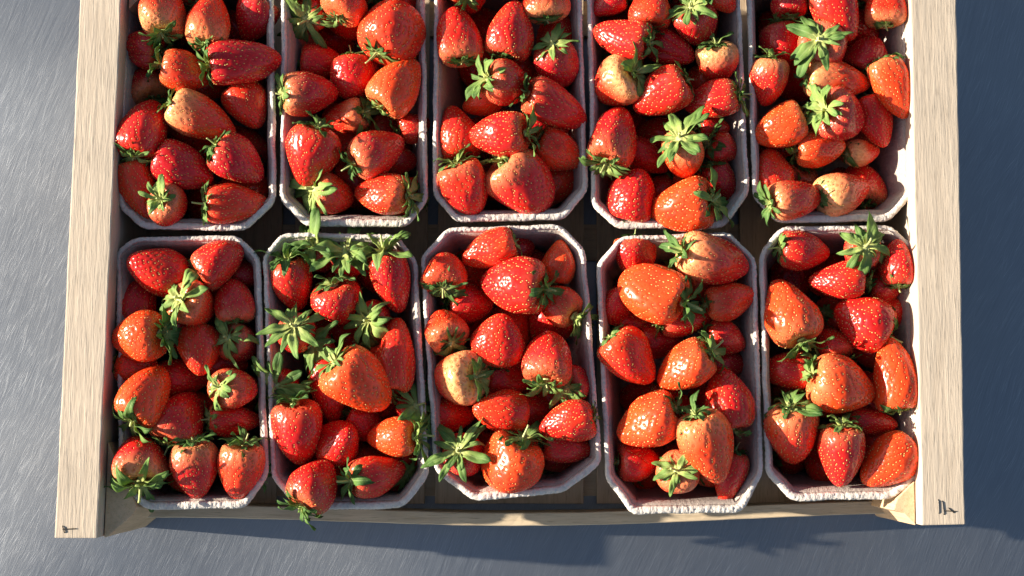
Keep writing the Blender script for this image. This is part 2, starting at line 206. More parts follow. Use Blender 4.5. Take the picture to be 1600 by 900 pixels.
    (4, 'd', 0.245, 0.0794, 0.0409, 85.3, 6.2, 0.0358, 0.0316, 0, 0.1, 0.0214, '', 'shaded strawberry buried under others, lowest in middle, rightmost top-row punnet'),
    (4, 'd', 0.2561, 0.0793, 0.0656, 92.0, -21.5, 0.0343, 0.0357, 0.35, 0.3, 0.0214, '', 'shaded strawberry buried under others, lowest on right side, rightmost top-row punnet'),
    (5, 't', -0.2514, 0.0132, 0.0999, 160, 30, 0.0415, 0.0366, 0.35, 0.1, 0.0246, '', 'red strawberry, tip left, topmost on left side, leftmost bottom-row punnet'),
    (5, 't', -0.2052, 0.0191, 0.0996, 35, -8, 0.0364, 0.0314, 0.35, 0.2, 0.0197, '', 'red strawberry, tip upper right, topmost on right side, leftmost bottom-row punnet'),
    (5, 't', -0.1959, -0.0084, 0.0958, 98, -8, 0.0317, 0.0288, 0.35, 0.3, 0.0246, '', 'red strawberry, tip up, third down on right side, leftmost bottom-row punnet'),
    (5, 't', -0.2659, -0.0074, 0.0854, 70, -8, 0.036, 0.03, 0.0, 0.1, 0.0246, '', 'crimson strawberry, tip up, second down on left side, leftmost bottom-row punnet'),
    (5, 't', -0.222, -0.0124, 0.1, -25, -62, 0.0347, 0.0321, 0.65, 0.4, 0.0486, '', 'orange-red strawberry, leafy cap up, topmost in middle, leftmost bottom-row punnet'),
    (5, 't', -0.2614, -0.0341, 0.1044, 183, -20, 0.0391, 0.0382, 1.0, 0.1, 0.0473, '', 'orange strawberry, tip left, third down on left side, leftmost bottom-row punnet'),
    (5, 't', -0.2196, -0.0446, 0.0977, -78, 20, 0.0368, 0.0315, 0.65, 0.1, 0.0246, '', 'orange-red strawberry, tip down, second down in middle, leftmost bottom-row punnet'),
    (5, 't', -0.2648, -0.0554, 0.0898, -15, -8, 0.0299, 0.0278, 0.65, 0.1, 0.0246, '', 'orange-red strawberry, tip right, fourth down on left side, leftmost bottom-row punnet'),
    (5, 't', -0.2537, -0.074, 0.1046, 68, -20, 0.0429, 0.0351, 1.0, 0.1, 0.0453, '', 'orange strawberry, tip up, fifth down on left side, leftmost bottom-row punnet'),
    (5, 't', -0.235, -0.0633, 0.0786, 0, -8, 0.0391, 0.0307, 0.35, 0.1, 0.0246, '', 'red strawberry, tip right, third down in middle, leftmost bottom-row punnet'),
    (5, 't', -0.2313, -0.0911, 0.0935, 68, -20, 0.0406, 0.0367, 0.35, 0.3, 0.0325, '', 'red strawberry, tip up, fourth down in middle, leftmost bottom-row punnet'),
    (5, 't', -0.1932, -0.0386, 0.0868, -30, -65, 0.0302, 0.0279, 0.0, 0.3, 0.0454, '', 'crimson strawberry, leafy cap up, fourth down on right side, leftmost bottom-row punnet'),
    (5, 't', -0.1922, -0.0705, 0.0996, 0, -60, 0.0352, 0.0326, 0.35, 0.3, 0.038, '', 'red strawberry, leafy cap up, sixth down on right side, leftmost bottom-row punnet'),
    (5, 't', -0.1942, -0.0918, 0.0894, 0, -20, 0.0372, 0.0251, 0.35, 0.1, 0.0295, '', 'red strawberry, tip right, seventh down on right side, leftmost bottom-row punnet'),
    (5, 't', -0.2576, -0.1189, 0.101, 98, -25, 0.0355, 0.0373, 0.35, 0.617, 0.0552, '', 'pale-shouldered strawberry, tip up, lowest on left side, leftmost bottom-row punnet'),
    (5, 't', -0.2187, -0.1275, 0.1022, -88, -20, 0.041, 0.0326, 0.35, 0.49300000000000005, 0.0345, '', 'red strawberry, tip down, lowest in middle, leftmost bottom-row punnet'),
    (5, 't', -0.1877, -0.1281, 0.101, -100, -20, 0.0403, 0.0323, 0.65, 0.431, 0.0315, '', 'orange-red strawberry, tip down, lowest on right side, leftmost bottom-row punnet'),
    (5, 't', -0.1894, 0.0109, 0.0793, 0, -8, 0.0233, 0.0233, 0.0, 0, 0.0246, '', 'small crimson strawberry, tip right, second down on right side, leftmost bottom-row punnet'),
    (5, 't', -0.203, -0.0515, 0.0757, 0, -8, 0.0279, 0.0233, 0.35, 0, 0.0246, '', 'small red strawberry, tip right, fifth down on right side, leftmost bottom-row punnet'),
    (5, 'd', -0.2399, 0.008, 0.0629, 262.9, -6.3, 0.0371, 0.0348, 0.65, 0.3, 0.026, '', 'shaded strawberry buried under others, topmost in middle, leftmost bottom-row punnet'),
    (5, 'd', -0.2074, 0.0071, 0.052, 4.4, 2.9, 0.035, 0.0335, 0.65, 0, 0.029, '', 'shaded strawberry buried under others, second down in middle, leftmost bottom-row punnet'),
    (5, 'd', -0.2332, -0.0255, 0.0643, 22.1, -1.0, 0.0361, 0.033, 0, 0.3, 0.0236, '', 'shaded strawberry buried under others, third down in middle, leftmost bottom-row punnet'),
    (5, 'd', -0.204, -0.031, 0.0567, 113.0, 2.7, 0.0395, 0.0339, 0, 0.1, 0.0306, '', 'shaded strawberry buried under others, topmost on right side, leftmost bottom-row punnet'),
    (5, 'd', -0.2347, -0.0825, 0.0604, 110.3, -40.4, 0.0343, 0.0338, 0.65, 0.3, 0.0255, '', 'shaded strawberry buried under others, fourth down in middle, leftmost bottom-row punnet'),
    (5, 'd', -0.2, -0.0757, 0.0646, 43.8, 17.9, 0.0408, 0.0341, 0.35, 0.1, 0.0337, '', 'shaded strawberry buried under others, second down on right side, leftmost bottom-row punnet'),
    (5, 'd', -0.2272, -0.1275, 0.0694, 61.6, -0.3, 0.0349, 0.0328, 0.65, 0.1, 0.0327, '', 'shaded strawberry buried under others, lowest in middle, leftmost bottom-row punnet'),
    (5, 'd', -0.1981, -0.1264, 0.0643, 156.3, -19.1, 0.0375, 0.0313, 0.35, 0.3, 0.0278, '', 'shaded strawberry buried under others, lowest on right side, leftmost bottom-row punnet'),
    (6, 't', -0.1553, 0.0028, 0.0909, -78, -20, 0.0375, 0.0304, 0.35, 0.2, 0.0473, '', 'red strawberry, tip down, topmost on left side, second bottom-row punnet from left'),
    (6, 't', -0.123, -0.0107, 0.0938, -80, -30, 0.03, 0.0375, 0.35, 0.1, 0.0414, '', 'red strawberry, tip down, third down in middle, second bottom-row punnet from left'),
    (6, 't', -0.0838, 0.0037, 0.0996, -75, -20, 0.0446, 0.0305, 0.35, 0.05, 0.0473, '', 'red strawberry, tip down, topmost on right side, second bottom-row punnet from left'),
    (6, 't', -0.1515, -0.0328, 0.0953, -90, -72, 0.0302, 0.0279, 0.0, 0.3, 0.0465, '', 'crimson strawberry, leafy cap up, second down on left side, second bottom-row punnet from left'),
    (6, 't', -0.0814, -0.0469, 0.0969, 84, -8, 0.0523, 0.0333, 0.65, 0.1, 0.0246, '', 'large orange-red strawberry, tip up, third down on right side, second bottom-row punnet from left'),
    (6, 't', -0.1042, -0.0684, 0.1118, -42, -20, 0.0487, 0.042, 1.0, 0.15, 0.0453, '', 'large orange strawberry, tip lower right, fifth down in middle, second bottom-row punnet from left'),
    (6, 't', -0.1298, -0.0709, 0.0843, -85, -8, 0.049, 0.029, 0.35, 0, 0.0246, '', 'red strawberry, tip down, sixth down in middle, second bottom-row punnet from left'),
    (6, 't', -0.1497, -0.1025, 0.0996, -88, -20, 0.0456, 0.0354, 0.35, 0.2, 0.0414, '', 'large red strawberry, tip down, fourth down on left side, second bottom-row punnet from left'),
    (6, 't', -0.12, -0.1071, 0.0965, 45, 55, 0.0357, 0.0331, 0.35, 0.05, 0.0197, '', 'red strawberry, tip up, lowest in middle, second bottom-row punnet from left'),
    (6, 't', -0.0847, -0.1034, 0.0982, 180, -20, 0.0363, 0.0289, 1.0, 0.1, 0.0453, '', 'orange strawberry, tip left, fifth down on right side, second bottom-row punnet from left'),
    (6, 't', -0.1359, -0.1355, 0.1046, 62, -20, 0.0363, 0.0363, 0.35, 0.3, 0.0384, '', 'red strawberry, tip upper right, lowest on left side, second bottom-row punnet from left'),
    (6, 't', -0.0926, -0.13, 0.0982, 14, -28, 0.0415, 0.0303, 0.35, 0.2, 0.0414, '', 'red strawberry, tip right, lowest on right side, second bottom-row punnet from left'),
    (6, 't', -0.1036, -0.0947, 0.0801, -30, -8, 0.0279, 0.0279, 0.35, 0, 0.0197, '', 'red strawberry, tip lower right, seventh down in middle, second bottom-row punnet from left'),
    (6, 't', -0.1158, 0.0186, 0.0884, -80, -60, 0.0267, 0.0247, 0.0, 0.2, 0.0571, '', 'small crimson strawberry, leafy cap up, second down in middle, second bottom-row punnet from left'),
    (6, 't', -0.1606, -0.0651, 0.0851, 40, -60, 0.0251, 0.0233, 0.0, 0.2, 0.0507, '', 'small crimson strawberry, leafy cap up, third down on left side, second bottom-row punnet from left'),
    (6, 't', -0.0965, -0.0178, 0.0868, 40, -60, 0.0251, 0.0233, 0.0, 0.2, 0.0507, '', 'small crimson strawberry, leafy cap up, second down on right side, second bottom-row punnet from left'),
    (6, 't', -0.1373, 0.0245, 0.0851, -60, -60, 0.0251, 0.0233, 0.0, 0.2, 0.0507, '', 'small crimson strawberry, leafy cap up, topmost in middle, second bottom-row punnet from left'),
    (6, 't', -0.1336, -0.0418, 0.0858, -20, -60, 0.0231, 0.0214, 0.0, 0.2, 0.0444, '', 'small crimson strawberry, leafy cap up, fourth down in middle, second bottom-row punnet from left'),
    (6, 't', -0.0723, -0.085, 0.0865, 200, -60, 0.0231, 0.0214, 0.0, 0.2, 0.0475, '', 'small crimson strawberry, leafy cap up, fourth down on right side, second bottom-row punnet from left'),
    (6, 'd', -0.1403, 0.0047, 0.0338, 246.8, -35.5, 0.0357, 0.0345, 0, 0, 0.0344, '', 'shaded strawberry buried under others, topmost on left side, second bottom-row punnet from left'),
    (6, 'd', -0.1239, 0.0102, 0.0635, 72.5, 7.5, 0.0395, 0.0349, 0.35, 0.3, 0.0284, '', 'shaded strawberry buried under others, topmost in middle, second bottom-row punnet from left'),
    (6, 'd', -0.0944, 0.0119, 0.0684, 293.1, -3.6, 0.0365, 0.032, 0, 0.3, 0.0281, '', 'shaded strawberry buried under others, topmost on right side, second bottom-row punnet from left'),
    (6, 'd', -0.1404, -0.0247, 0.0398, 33.8, -22.2, 0.0394, 0.0335, 0.35, 0, 0.0327, '', 'shaded strawberry buried under others, lowest on left side, second bottom-row punnet from left'),
    (6, 'd', -0.1166, -0.0305, 0.0515, 32.8, -36.1, 0.0382, 0.0322, 0, 0, 0.0284, '', 'shaded strawberry buried under others, second down in middle, second bottom-row punnet from left'),
    (6, 'd', -0.091, -0.0323, 0.0655, 9.7, -28.2, 0.0391, 0.0331, 0.65, 0.3, 0.0278, '', 'shaded strawberry buried under others, second down on right side, second bottom-row punnet from left'),
    (6, 'd', -0.1353, -0.0731, 0.0343, 332.6, -1.5, 0.037, 0.0356, 0, 0.3, 0.0228, '', 'shaded strawberry buried under others, third down in middle, second bottom-row punnet from left'),
    (6, 'd', -0.1205, -0.0892, 0.0539, 74.4, -30.0, 0.0384, 0.0352, 0, 0, 0.0324, '', 'shaded strawberry buried under others, fourth down in middle, second bottom-row punnet from left'),
    (6, 'd', -0.0909, -0.078, 0.0574, 348.7, -49.0, 0.0347, 0.0356, 0.35, 0, 0.0212, '', 'shaded strawberry buried under others, third down on right side, second bottom-row punnet from left'),
    (6, 'd', -0.1355, -0.1185, 0.0401, 288.4, 15.3, 0.0404, 0.0324, 0.35, 0.1, 0.0285, '', 'shaded strawberry buried under others, fifth down in middle, second bottom-row punnet from left'),
    (6, 'd', -0.1129, -0.1239, 0.0572, 141.6, -49.8, 0.0387, 0.0354, 0.65, 0.1, 0.0233, '', 'shaded strawberry buried under others, lowest in middle, second bottom-row punnet from left'),
    (6, 'd', -0.0849, -0.122, 0.0672, 139.2, -42.4, 0.0355, 0.0327, 0.35, 0, 0.0341, '', 'shaded strawberry buried under others, lowest on right side, second bottom-row punnet from left'),
    (7, 't', -0.0172, 0.0264, 0.1007, 198, -8, 0.0401, 0.0285, 0.65, 0.1, 0.0197, '', 'orange-red strawberry, tip left, second down in middle, middle bottom-row punnet'),
    (7, 't', -0.0479, 0.0122, 0.0968, 90, -32, 0.0298, 0.0326, 0.65, 0.2, 0.0355, '', 'orange-red strawberry, tip up, topmost on left side, middle bottom-row punnet'),
    (7, 't', -0.0292, -0.0094, 0.0835, 0, -8, 0.0317, 0.0289, 0.35, 0.1, 0.0246, '', 'red strawberry, tip right, second down on left side, middle bottom-row punnet'),
    (7, 't', -0.0002, 0.0019, 0.1069, 170, -20, 0.0467, 0.0408, 0.35, 0.15, 0.0374, '', 'large red strawberry, tip left, third down in middle, middle bottom-row punnet'),
    (7, 't', 0.0332, 0.0194, 0.0929, 80, 2, 0.0314, 0.0249, 1.0, 0.1, 0.0246, '', 'orange strawberry, tip up, topmost on right side, middle bottom-row punnet'),
    (7, 't', 0.0309, -0.009, 0.0934, 140, -20, 0.0353, 0.0305, 0.65, 0.3, 0.0473, '', 'orange-red strawberry, tip upper left, second down on right side, middle bottom-row punnet'),
    (7, 't', -0.0486, -0.0286, 0.0967, 120, -38, 0.0307, 0.0307, 0.65, 0.4, 0.0317, '', 'orange-red strawberry, tip upper left, third down on left side, middle bottom-row punnet'),
    (7, 't', -0.0093, -0.0352, 0.1035, 80, 30, 0.0363, 0.0382, 0.35, 0.1, 0.0246, '', 'red strawberry, tip up, fourth down in middle, middle bottom-row punnet'),
    (7, 't', 0.0256, -0.0483, 0.105, 84, -25, 0.0384, 0.0354, 0.35, 0.3, 0.0404, '', 'red strawberry, tip up, third down on right side, middle bottom-row punnet'),
    (7, 't', -0.0391, -0.0637, 0.0965, 185, -45, 0.0407, 0.0377, 0.65, 0.772, 0.0401, '', 'large pale-shouldered strawberry, leafy cap up, fourth down on left side, middle bottom-row punnet'),
    (7, 't', -0.0088, -0.087, 0.1007, 175, 25, 0.038, 0.0316, 0.65, 0.1, 0.0197, '', 'orange-red strawberry, tip left, seventh down in middle, middle bottom-row punnet'),
    (7, 't', -0.0018, -0.0623, 0.0798, 0, -8, 0.0345, 0.0307, 0.35, 0.1, 0.0246, '', 'red strawberry, tip right, fifth down in middle, middle bottom-row punnet'),
    (7, 't', 0.0378, -0.0944, 0.1031, 192, -8, 0.0394, 0.0313, 0.35, 0.1, 0.0246, '', 'red strawberry, tip left, fifth down on right side, middle bottom-row punnet'),
    (7, 't', 0.0392, -0.1121, 0.0873, -10, -8, 0.0357, 0.0238, 0.35, 0.1, 0.0246, '', 'red strawberry, tip right, lowest on right side, middle bottom-row punnet'),
    (7, 't', -0.0331, -0.1172, 0.0938, -40, -72, 0.0317, 0.0293, 0.0, 0.2, 0.0497, '', 'crimson strawberry, leafy cap up, lowest on left side, middle bottom-row punnet'),
    (7, 't', -0.0008, -0.1228, 0.1023, -115, -20, 0.0395, 0.0424, 1.0, 0.1, 0.0414, 'wide', 'large orange strawberry, tip lower left, lowest in middle, middle bottom-row punnet'),
    (7, 't', 0.0445, -0.0663, 0.0897, 30, -60, 0.0287, 0.0265, 0.0, 0.2, 0.0349, '', 'crimson strawberry, leafy cap up, fourth down on right side, middle bottom-row punnet'),
    (7, 't', 0.0158, -0.0862, 0.0782, 0, -8, 0.0326, 0.0233, 0.35, 0.1, 0.0246, '', 'red strawberry, tip right, sixth down in middle, middle bottom-row punnet'),
    (7, 't', -0.0423, -0.0894, 0.0793, 0, -8, 0.0326, 0.0279, 0.35, 0.1, 0.0246, '', 'red strawberry, tip right, fifth down on left side, middle bottom-row punnet'),
    (7, 't', 0.0055, 0.031, 0.0778, 0, -8, 0.0214, 0.0233, 0.0, 0.1, 0.0246, '', 'small crimson strawberry, tip right, topmost in middle, middle bottom-row punnet'),
    (7, 'd', -0.0323, 0.0131, 0.0548, 323.0, -38.3, 0.0345, 0.0339, 0.65, 0, 0.024, '', 'shaded strawberry buried under others, topmost on left side, middle bottom-row punnet'),
    (7, 'd', 0.0226, 0.0148, 0.0566, 348.0, -36.9, 0.0381, 0.034, 0, 0, 0.0224, '', 'shaded strawberry buried under others, topmost on right side, middle bottom-row punnet'),
    (7, 'd', -0.0309, -0.018, 0.046, 214.0, -4.8, 0.0408, 0.032, 0.35, 0.3, 0.0218, '', 'shaded strawberry buried under others, second down on left side, middle bottom-row punnet'),
    (7, 'd', 0.0016, -0.0185, 0.0543, 68.2, -17.2, 0.0384, 0.0349, 0.65, 0, 0.0342, '', 'shaded strawberry buried under others, topmost in middle, middle bottom-row punnet'),
    (7, 'd', 0.0266, -0.0236, 0.0608, 242.0, -42.2, 0.0395, 0.0339, 0.35, 0, 0.0262, '', 'shaded strawberry buried under others, second down on right side, middle bottom-row punnet'),
    (7, 'd', -0.0281, -0.0706, 0.0497, 277.1, -37.2, 0.0345, 0.0323, 0, 0.1, 0.0222, '', 'shaded strawberry buried under others, lowest on left side, middle bottom-row punnet'),
    (7, 'd', -0.0028, -0.0751, 0.0483, 245.0, 2.0, 0.0379, 0.033, 0, 0, 0.0267, '', 'shaded strawberry buried under others, second down in middle, middle bottom-row punnet'),
    (7, 'd', 0.0298, -0.075, 0.0527, 134.8, -2.1, 0.0408, 0.0317, 0.65, 0.1, 0.0352, '', 'shaded strawberry buried under others, third down on right side, middle bottom-row punnet'),
    (7, 'd', -0.0214, -0.1099, 0.0332, 106.5, -41.8, 0.0354, 0.0329, 0.65, 0.1, 0.032, '', 'shaded strawberry buried under others, lowest in middle, middle bottom-row punnet'),
    (7, 'd', 0.0319, -0.109, 0.0619, 79.3, 19.0, 0.0351, 0.0357, 0.35, 0.3, 0.0316, '', 'shaded strawberry buried under others, lowest on right side, middle bottom-row punnet'),
    (8, 't', 0.0876, 0.0232, 0.088, -90, -8, 0.0279, 0.0307, 0.35, 0.2, 0.0246, '', 'red strawberry, tip down, topmost on left side, second bottom-row punnet from right'),
    (8, 't', 0.1426, 0.0184, 0.1054, -12, -20, 0.0518, 0.0345, 0.35, 0.617, 0.0453, '', 'large pale-shouldered strawberry, tip right, topmost on right side, second bottom-row punnet from right'),
    (8, 't', 0.0972, -0.0036, 0.1092, 158, -20, 0.0479, 0.0375, 1.0, 0.1, 0.0424, 'wide', 'large orange strawberry, tip left, second down on left side, second bottom-row punnet from right'),
    (8, 't', 0.0747, -0.0097, 0.0894, 60, 50, 0.0282, 0.0261, 0.35, 0.1, 0.0197, '', 'small red strawberry, tip up, third down on left side, second bottom-row punnet from right'),
    (8, 't', 0.1545, -0.0085, 0.0974, 12, -8, 0.0366, 0.0285, 0.65, 0.25, 0.0246, '', 'orange-red strawberry, tip right, second down on right side, second bottom-row punnet from right'),
    (8, 't', 0.1252, -0.0207, 0.0903, 10, -8, 0.0394, 0.0265, 0.35, 0.2, 0.0276, '', 'red strawberry, tip right, topmost in middle, second bottom-row punnet from right'),
    (8, 't', 0.1514, -0.0349, 0.0893, -15, -8, 0.0301, 0.0258, 0.35, 0.1, 0.0197, '', 'red strawberry, tip right, third down on right side, second bottom-row punnet from right'),
    (8, 't', 0.0827, -0.0505, 0.101, -48, -8, 0.0425, 0.0367, 0.65, 0.1, 0.0246, '', 'large orange-red strawberry, tip lower right, fifth down on left side, second bottom-row punnet from right'),
    (8, 't', 0.1196, -0.0563, 0.1025, 212, -20, 0.0427, 0.0363, 1.0, 0.15, 0.0394, '', 'large orange strawberry, tip lower left, third down in middle, second bottom-row punnet from right'),
    (8, 't', 0.0939, -0.0944, 0.1025, 205, -20, 0.0464, 0.042, 1.0, 0.1, 0.0414, '', 'large orange strawberry, tip lower left, sixth down on left side, second bottom-row punnet from right'),
    (8, 't', 0.1506, -0.0771, 0.0993, 100, -8, 0.0449, 0.037, 0.35, 0.1, 0.0246, '', 'large red strawberry, tip up, fifth down on right side, second bottom-row punnet from right'),
    (8, 't', 0.1338, -0.1116, 0.113, -68, -20, 0.0519, 0.0389, 1.0, 0.431, 0.0345, '', 'large orange strawberry, tip down, fourth down in middle, second bottom-row punnet from right'),
    (8, 't', 0.1156, -0.1299, 0.0949, -45, -78, 0.0347, 0.0321, 0.65, 0.462, 0.037, '', 'orange-red strawberry, leafy cap up, lowest in middle, second bottom-row punnet from right'),
    (8, 't', 0.1517, -0.1324, 0.0894, -104, -8, 0.0368, 0.0273, 0.35, 0.1, 0.0197, '', 'red strawberry, tip down, lowest on right side, second bottom-row punnet from right'),
    (8, 't', 0.0895, -0.1219, 0.0836, 0, -8, 0.0298, 0.0279, 0.35, 0.1, 0.0246, '', 'red strawberry, tip right, lowest on left side, second bottom-row punnet from right'),
    (8, 't', 0.0892, -0.0224, 0.0762, 0, -8, 0.0307, 0.0205, 0.35, 0.1, 0.0246, '', 'small red strawberry, tip right, fourth down on left side, second bottom-row punnet from right'),
    (8, 't', 0.1075, -0.0367, 0.077, 0, -8, 0.0326, 0.0251, 0.0, 0.1, 0.0246, '', 'crimson strawberry, tip right, second down in middle, second bottom-row punnet from right'),
    (8, 't', 0.1537, -0.0521, 0.078, 0, -8, 0.0279, 0.0233, 0.0, 0.1, 0.0246, '', 'small crimson strawberry, tip right, fourth down on right side, second bottom-row punnet from right'),
    (8, 'd', 0.0913, 0.006, 0.0428, 64.8, 9.1, 0.0349, 0.0317, 0.35, 0, 0.0275, '', 'shaded strawberry buried under others, topmost on left side, second bottom-row punnet from right'),
    (8, 'd', 0.122, 0.0064, 0.0479, 291.8, -48.5, 0.0346, 0.0357, 0.65, 0.1, 0.0338, '', 'shaded strawberry buried under others, topmost in middle, second bottom-row punnet from right'),
    (8, 'd', 0.1457, 0.0109, 0.0742, 4.4, -13.7, 0.0389, 0.0336, 0.35, 0.3, 0.0351, '', 'shaded strawberry buried under others, topmost on right side, second bottom-row punnet from right'),
    (8, 'd', 0.095, -0.0773, 0.0402, 164.8, -44.8, 0.0404, 0.0322, 0.65, 0, 0.0343, '', 'shaded strawberry buried under others, lowest on left side, second bottom-row punnet from right'),
    (8, 'd', 0.1155, -0.088, 0.0714, 345.9, -8.1, 0.0406, 0.0355, 0.35, 0.1, 0.0242, '', 'shaded strawberry buried under others, second down in middle, second bottom-row punnet from right'),
    (8, 'd', 0.1442, -0.0801, 0.0562, 154.4, -31.3, 0.0351, 0.0337, 0.35, 0.1, 0.0324, '', 'shaded strawberry buried under others, second down on right side, second bottom-row punnet from right'),
    (8, 'd', 0.1, -0.1229, 0.0335, 32.4, -42.2, 0.0405, 0.0338, 0.65, 0.1, 0.0252, '', 'shaded strawberry buried under others, third down in middle, second bottom-row punnet from right'),
    (8, 'd', 0.1276, -0.1252, 0.0429, 347.4, -40.2, 0.0368, 0.0324, 0, 0.3, 0.0208, '', 'shaded strawberry buried under others, lowest in middle, second bottom-row punnet from right'),
    (8, 'd', 0.1463, -0.1237, 0.0632, 5.5, -35.2, 0.0357, 0.0327, 0.35, 0.3, 0.0315, '', 'shaded strawberry buried under others, lowest on right side, second bottom-row punnet from right'),
    (9, 't', 0.2073, 0.0267, 0.0967, -6, -8, 0.0364, 0.0288, 0.35, 0.1, 0.0276, '', 'red strawberry, tip right, topmost on left side, rightmost bottom-row punnet'),
    (9, 't', 0.2472, 0.0261, 0.0959, -60, -82, 0.0307, 0.0284, 0.0, 0.3, 0.0475, '', 'crimson strawberry, leafy cap up, topmost in middle, rightmost bottom-row punnet'),
    (9, 't', 0.2714, 0.0183, 0.1002, 90, 0, 0.0326, 0.0279, 0.35, 0.1, 0.0345, '', 'red strawberry, tip up, topmost on right side, rightmost bottom-row punnet'),
    (9, 't', 0.229, 0.006, 0.0984, 178, -8, 0.0391, 0.0289, 0.35, 0.1, 0.0197, '', 'red strawberry, tip left, second down in middle, rightmost bottom-row punnet'),
    (9, 't', 0.1946, -0.0153, 0.0996, 108, -15, 0.0478, 0.0404, 1.0, 0.3, 0.0424, '', 'large orange strawberry, tip up, second down on left side, rightmost bottom-row punnet'),
    (9, 't', 0.2461, -0.0227, 0.097, 150, 0, 0.041, 0.041, 0.35, 0.1, 0.0424, '', 'large red strawberry, tip upper left, third down in middle, rightmost bottom-row punnet'),
    (9, 't', 0.227, -0.039, 0.086, 120, -18, 0.0244, 0.0315, 0.35, 0.3, 0.0276, '', 'red strawberry, tip upper left, fourth down in middle, rightmost bottom-row punnet'),
    (9, 't', 0.2671, -0.0605, 0.1013, 96, 0, 0.0504, 0.0323, 1.0, 0.1, 0.0394, '', 'large orange strawberry, tip up, fourth down on right side, rightmost bottom-row punnet'),
    (9, 't', 0.2304, -0.0694, 0.1043, -20, -8, 0.0472, 0.0411, 1.0, 0.3, 0.0246, '', 'large orange strawberry, tip right, fifth down in middle, rightmost bottom-row punnet'),
    (9, 't', 0.1934, -0.0569, 0.0851, 180, -20, 0.0363, 0.027, 0.35, 0.1, 0.0414, '', 'red strawberry, tip left, third down on left side, rightmost bottom-row punnet'),
    (9, 't', 0.1961, -0.1038, 0.0967, -80, -28, 0.0454, 0.04, 0.65, 0.4, 0.0473, '', 'large orange-red strawberry, tip down, lowest on left side, rightmost bottom-row punnet'),
    (9, 't', 0.2277, -0.1175, 0.1039, -88, -20, 0.0438, 0.0344, 0.35, 0.25, 0.0355, '', 'red strawberry, tip down, lowest in middle, rightmost bottom-row punnet'),
    (9, 't', 0.2614, -0.1225, 0.0983, 215, 0, 0.0446, 0.0385, 1.0, 0.1, 0.0197, '', 'large orange strawberry, tip lower left, lowest on right side, rightmost bottom-row punnet'),
    (9, 't', 0.254, -0.0931, 0.0881, -10, 0, 0.0355, 0.021, 0.35, 0.1, 0.0295, '', 'red strawberry, tip right, fifth down on right side, rightmost bottom-row punnet'),
    (9, 't', 0.2667, 0.0014, 0.0851, 0, 0, 0.0242, 0.0214, 0.35, 0.1, 0.0197, '', 'small red strawberry, tip right, second down on right side, rightmost bottom-row punnet'),
    (9, 't', 0.2727, -0.0167, 0.078, 0, 0, 0.0242, 0.0279, 0.35, 0.1, 0.0197, '', 'small red strawberry, tip right, third down on right side, rightmost bottom-row punnet'),
    (9, 'd', 0.2087, 0.0097, 0.0337, 249.2, 11.9, 0.0372, 0.0343, 0, 0.3, 0.0251, '', 'shaded strawberry buried under others, topmost on left side, rightmost bottom-row punnet'),
    (9, 'd', 0.2367, 0.0118, 0.0458, 190.8, -0.1, 0.0352, 0.0355, 0.65, 0.1, 0.0252, '', 'shaded strawberry buried under others, topmost in middle, rightmost bottom-row punnet'),
    (9, 'd', 0.2573, 0.0168, 0.0683, 265.0, -13.0, 0.0362, 0.0338, 0.65, 0, 0.0347, '', 'shaded strawberry buried under others, topmost on right side, rightmost bottom-row punnet'),
    (9, 'd', 0.2124, -0.022, 0.0504, 126.3, -15.4, 0.0345, 0.0317, 0.35, 0.3, 0.0275, '', 'shaded strawberry buried under others, third down in middle, rightmost bottom-row punnet'),
    (9, 'd', 0.2458, -0.0165, 0.0416, 348.3, -31.6, 0.0393, 0.0325, 0.35, 0.1, 0.0325, '', 'shaded strawberry buried under others, second down in middle, rightmost bottom-row punnet'),
    (9, 'd', 0.2558, -0.0327, 0.0646, 139.9, -6.0, 0.0403, 0.0333, 0.35, 0.3, 0.0246, '', 'shaded strawberry buried under others, second down on right side, rightmost bottom-row punnet'),
    (9, 'd', 0.2076, -0.0698, 0.0438, 49.4, -46.4, 0.0373, 0.0344, 0.35, 0.3, 0.0225, '', 'shaded strawberry buried under others, lowest on left side, rightmost bottom-row punnet'),
    (9, 'd', 0.2345, -0.0754, 0.0471, 233.9, -48.2, 0.0378, 0.0333, 0.65, 0, 0.0269, '', 'shaded strawberry buried under others, fourth down in middle, rightmost bottom-row punnet'),
    (9, 'd', 0.2558, -0.0767, 0.0716, 250.6, -0.6, 0.0373, 0.0342, 0, 0, 0.0216, '', 'shaded strawberry buried under others, third down on right side, rightmost bottom-row punnet'),
    (9, 'd', 0.2111, -0.1139, 0.0333, 25.0, -5.0, 0.0362, 0.0334, 0.35, 0, 0.0268, '', 'shaded strawberry buried under others, fifth down in middle, rightmost bottom-row punnet'),
    (9, 'd', 0.2289, -0.1168, 0.0539, 116.2, -4.0, 0.0387, 0.0356, 0.65, 0.1, 0.0264, '', 'shaded strawberry buried under others, lowest in middle, rightmost bottom-row punnet'),
    (9, 'd', 0.2539, -0.1104, 0.0653, 164.7, -39.5, 0.0385, 0.0343, 0, 0.3, 0.0271, '', 'shaded strawberry buried under others, lowest on right side, rightmost bottom-row punnet'),
]
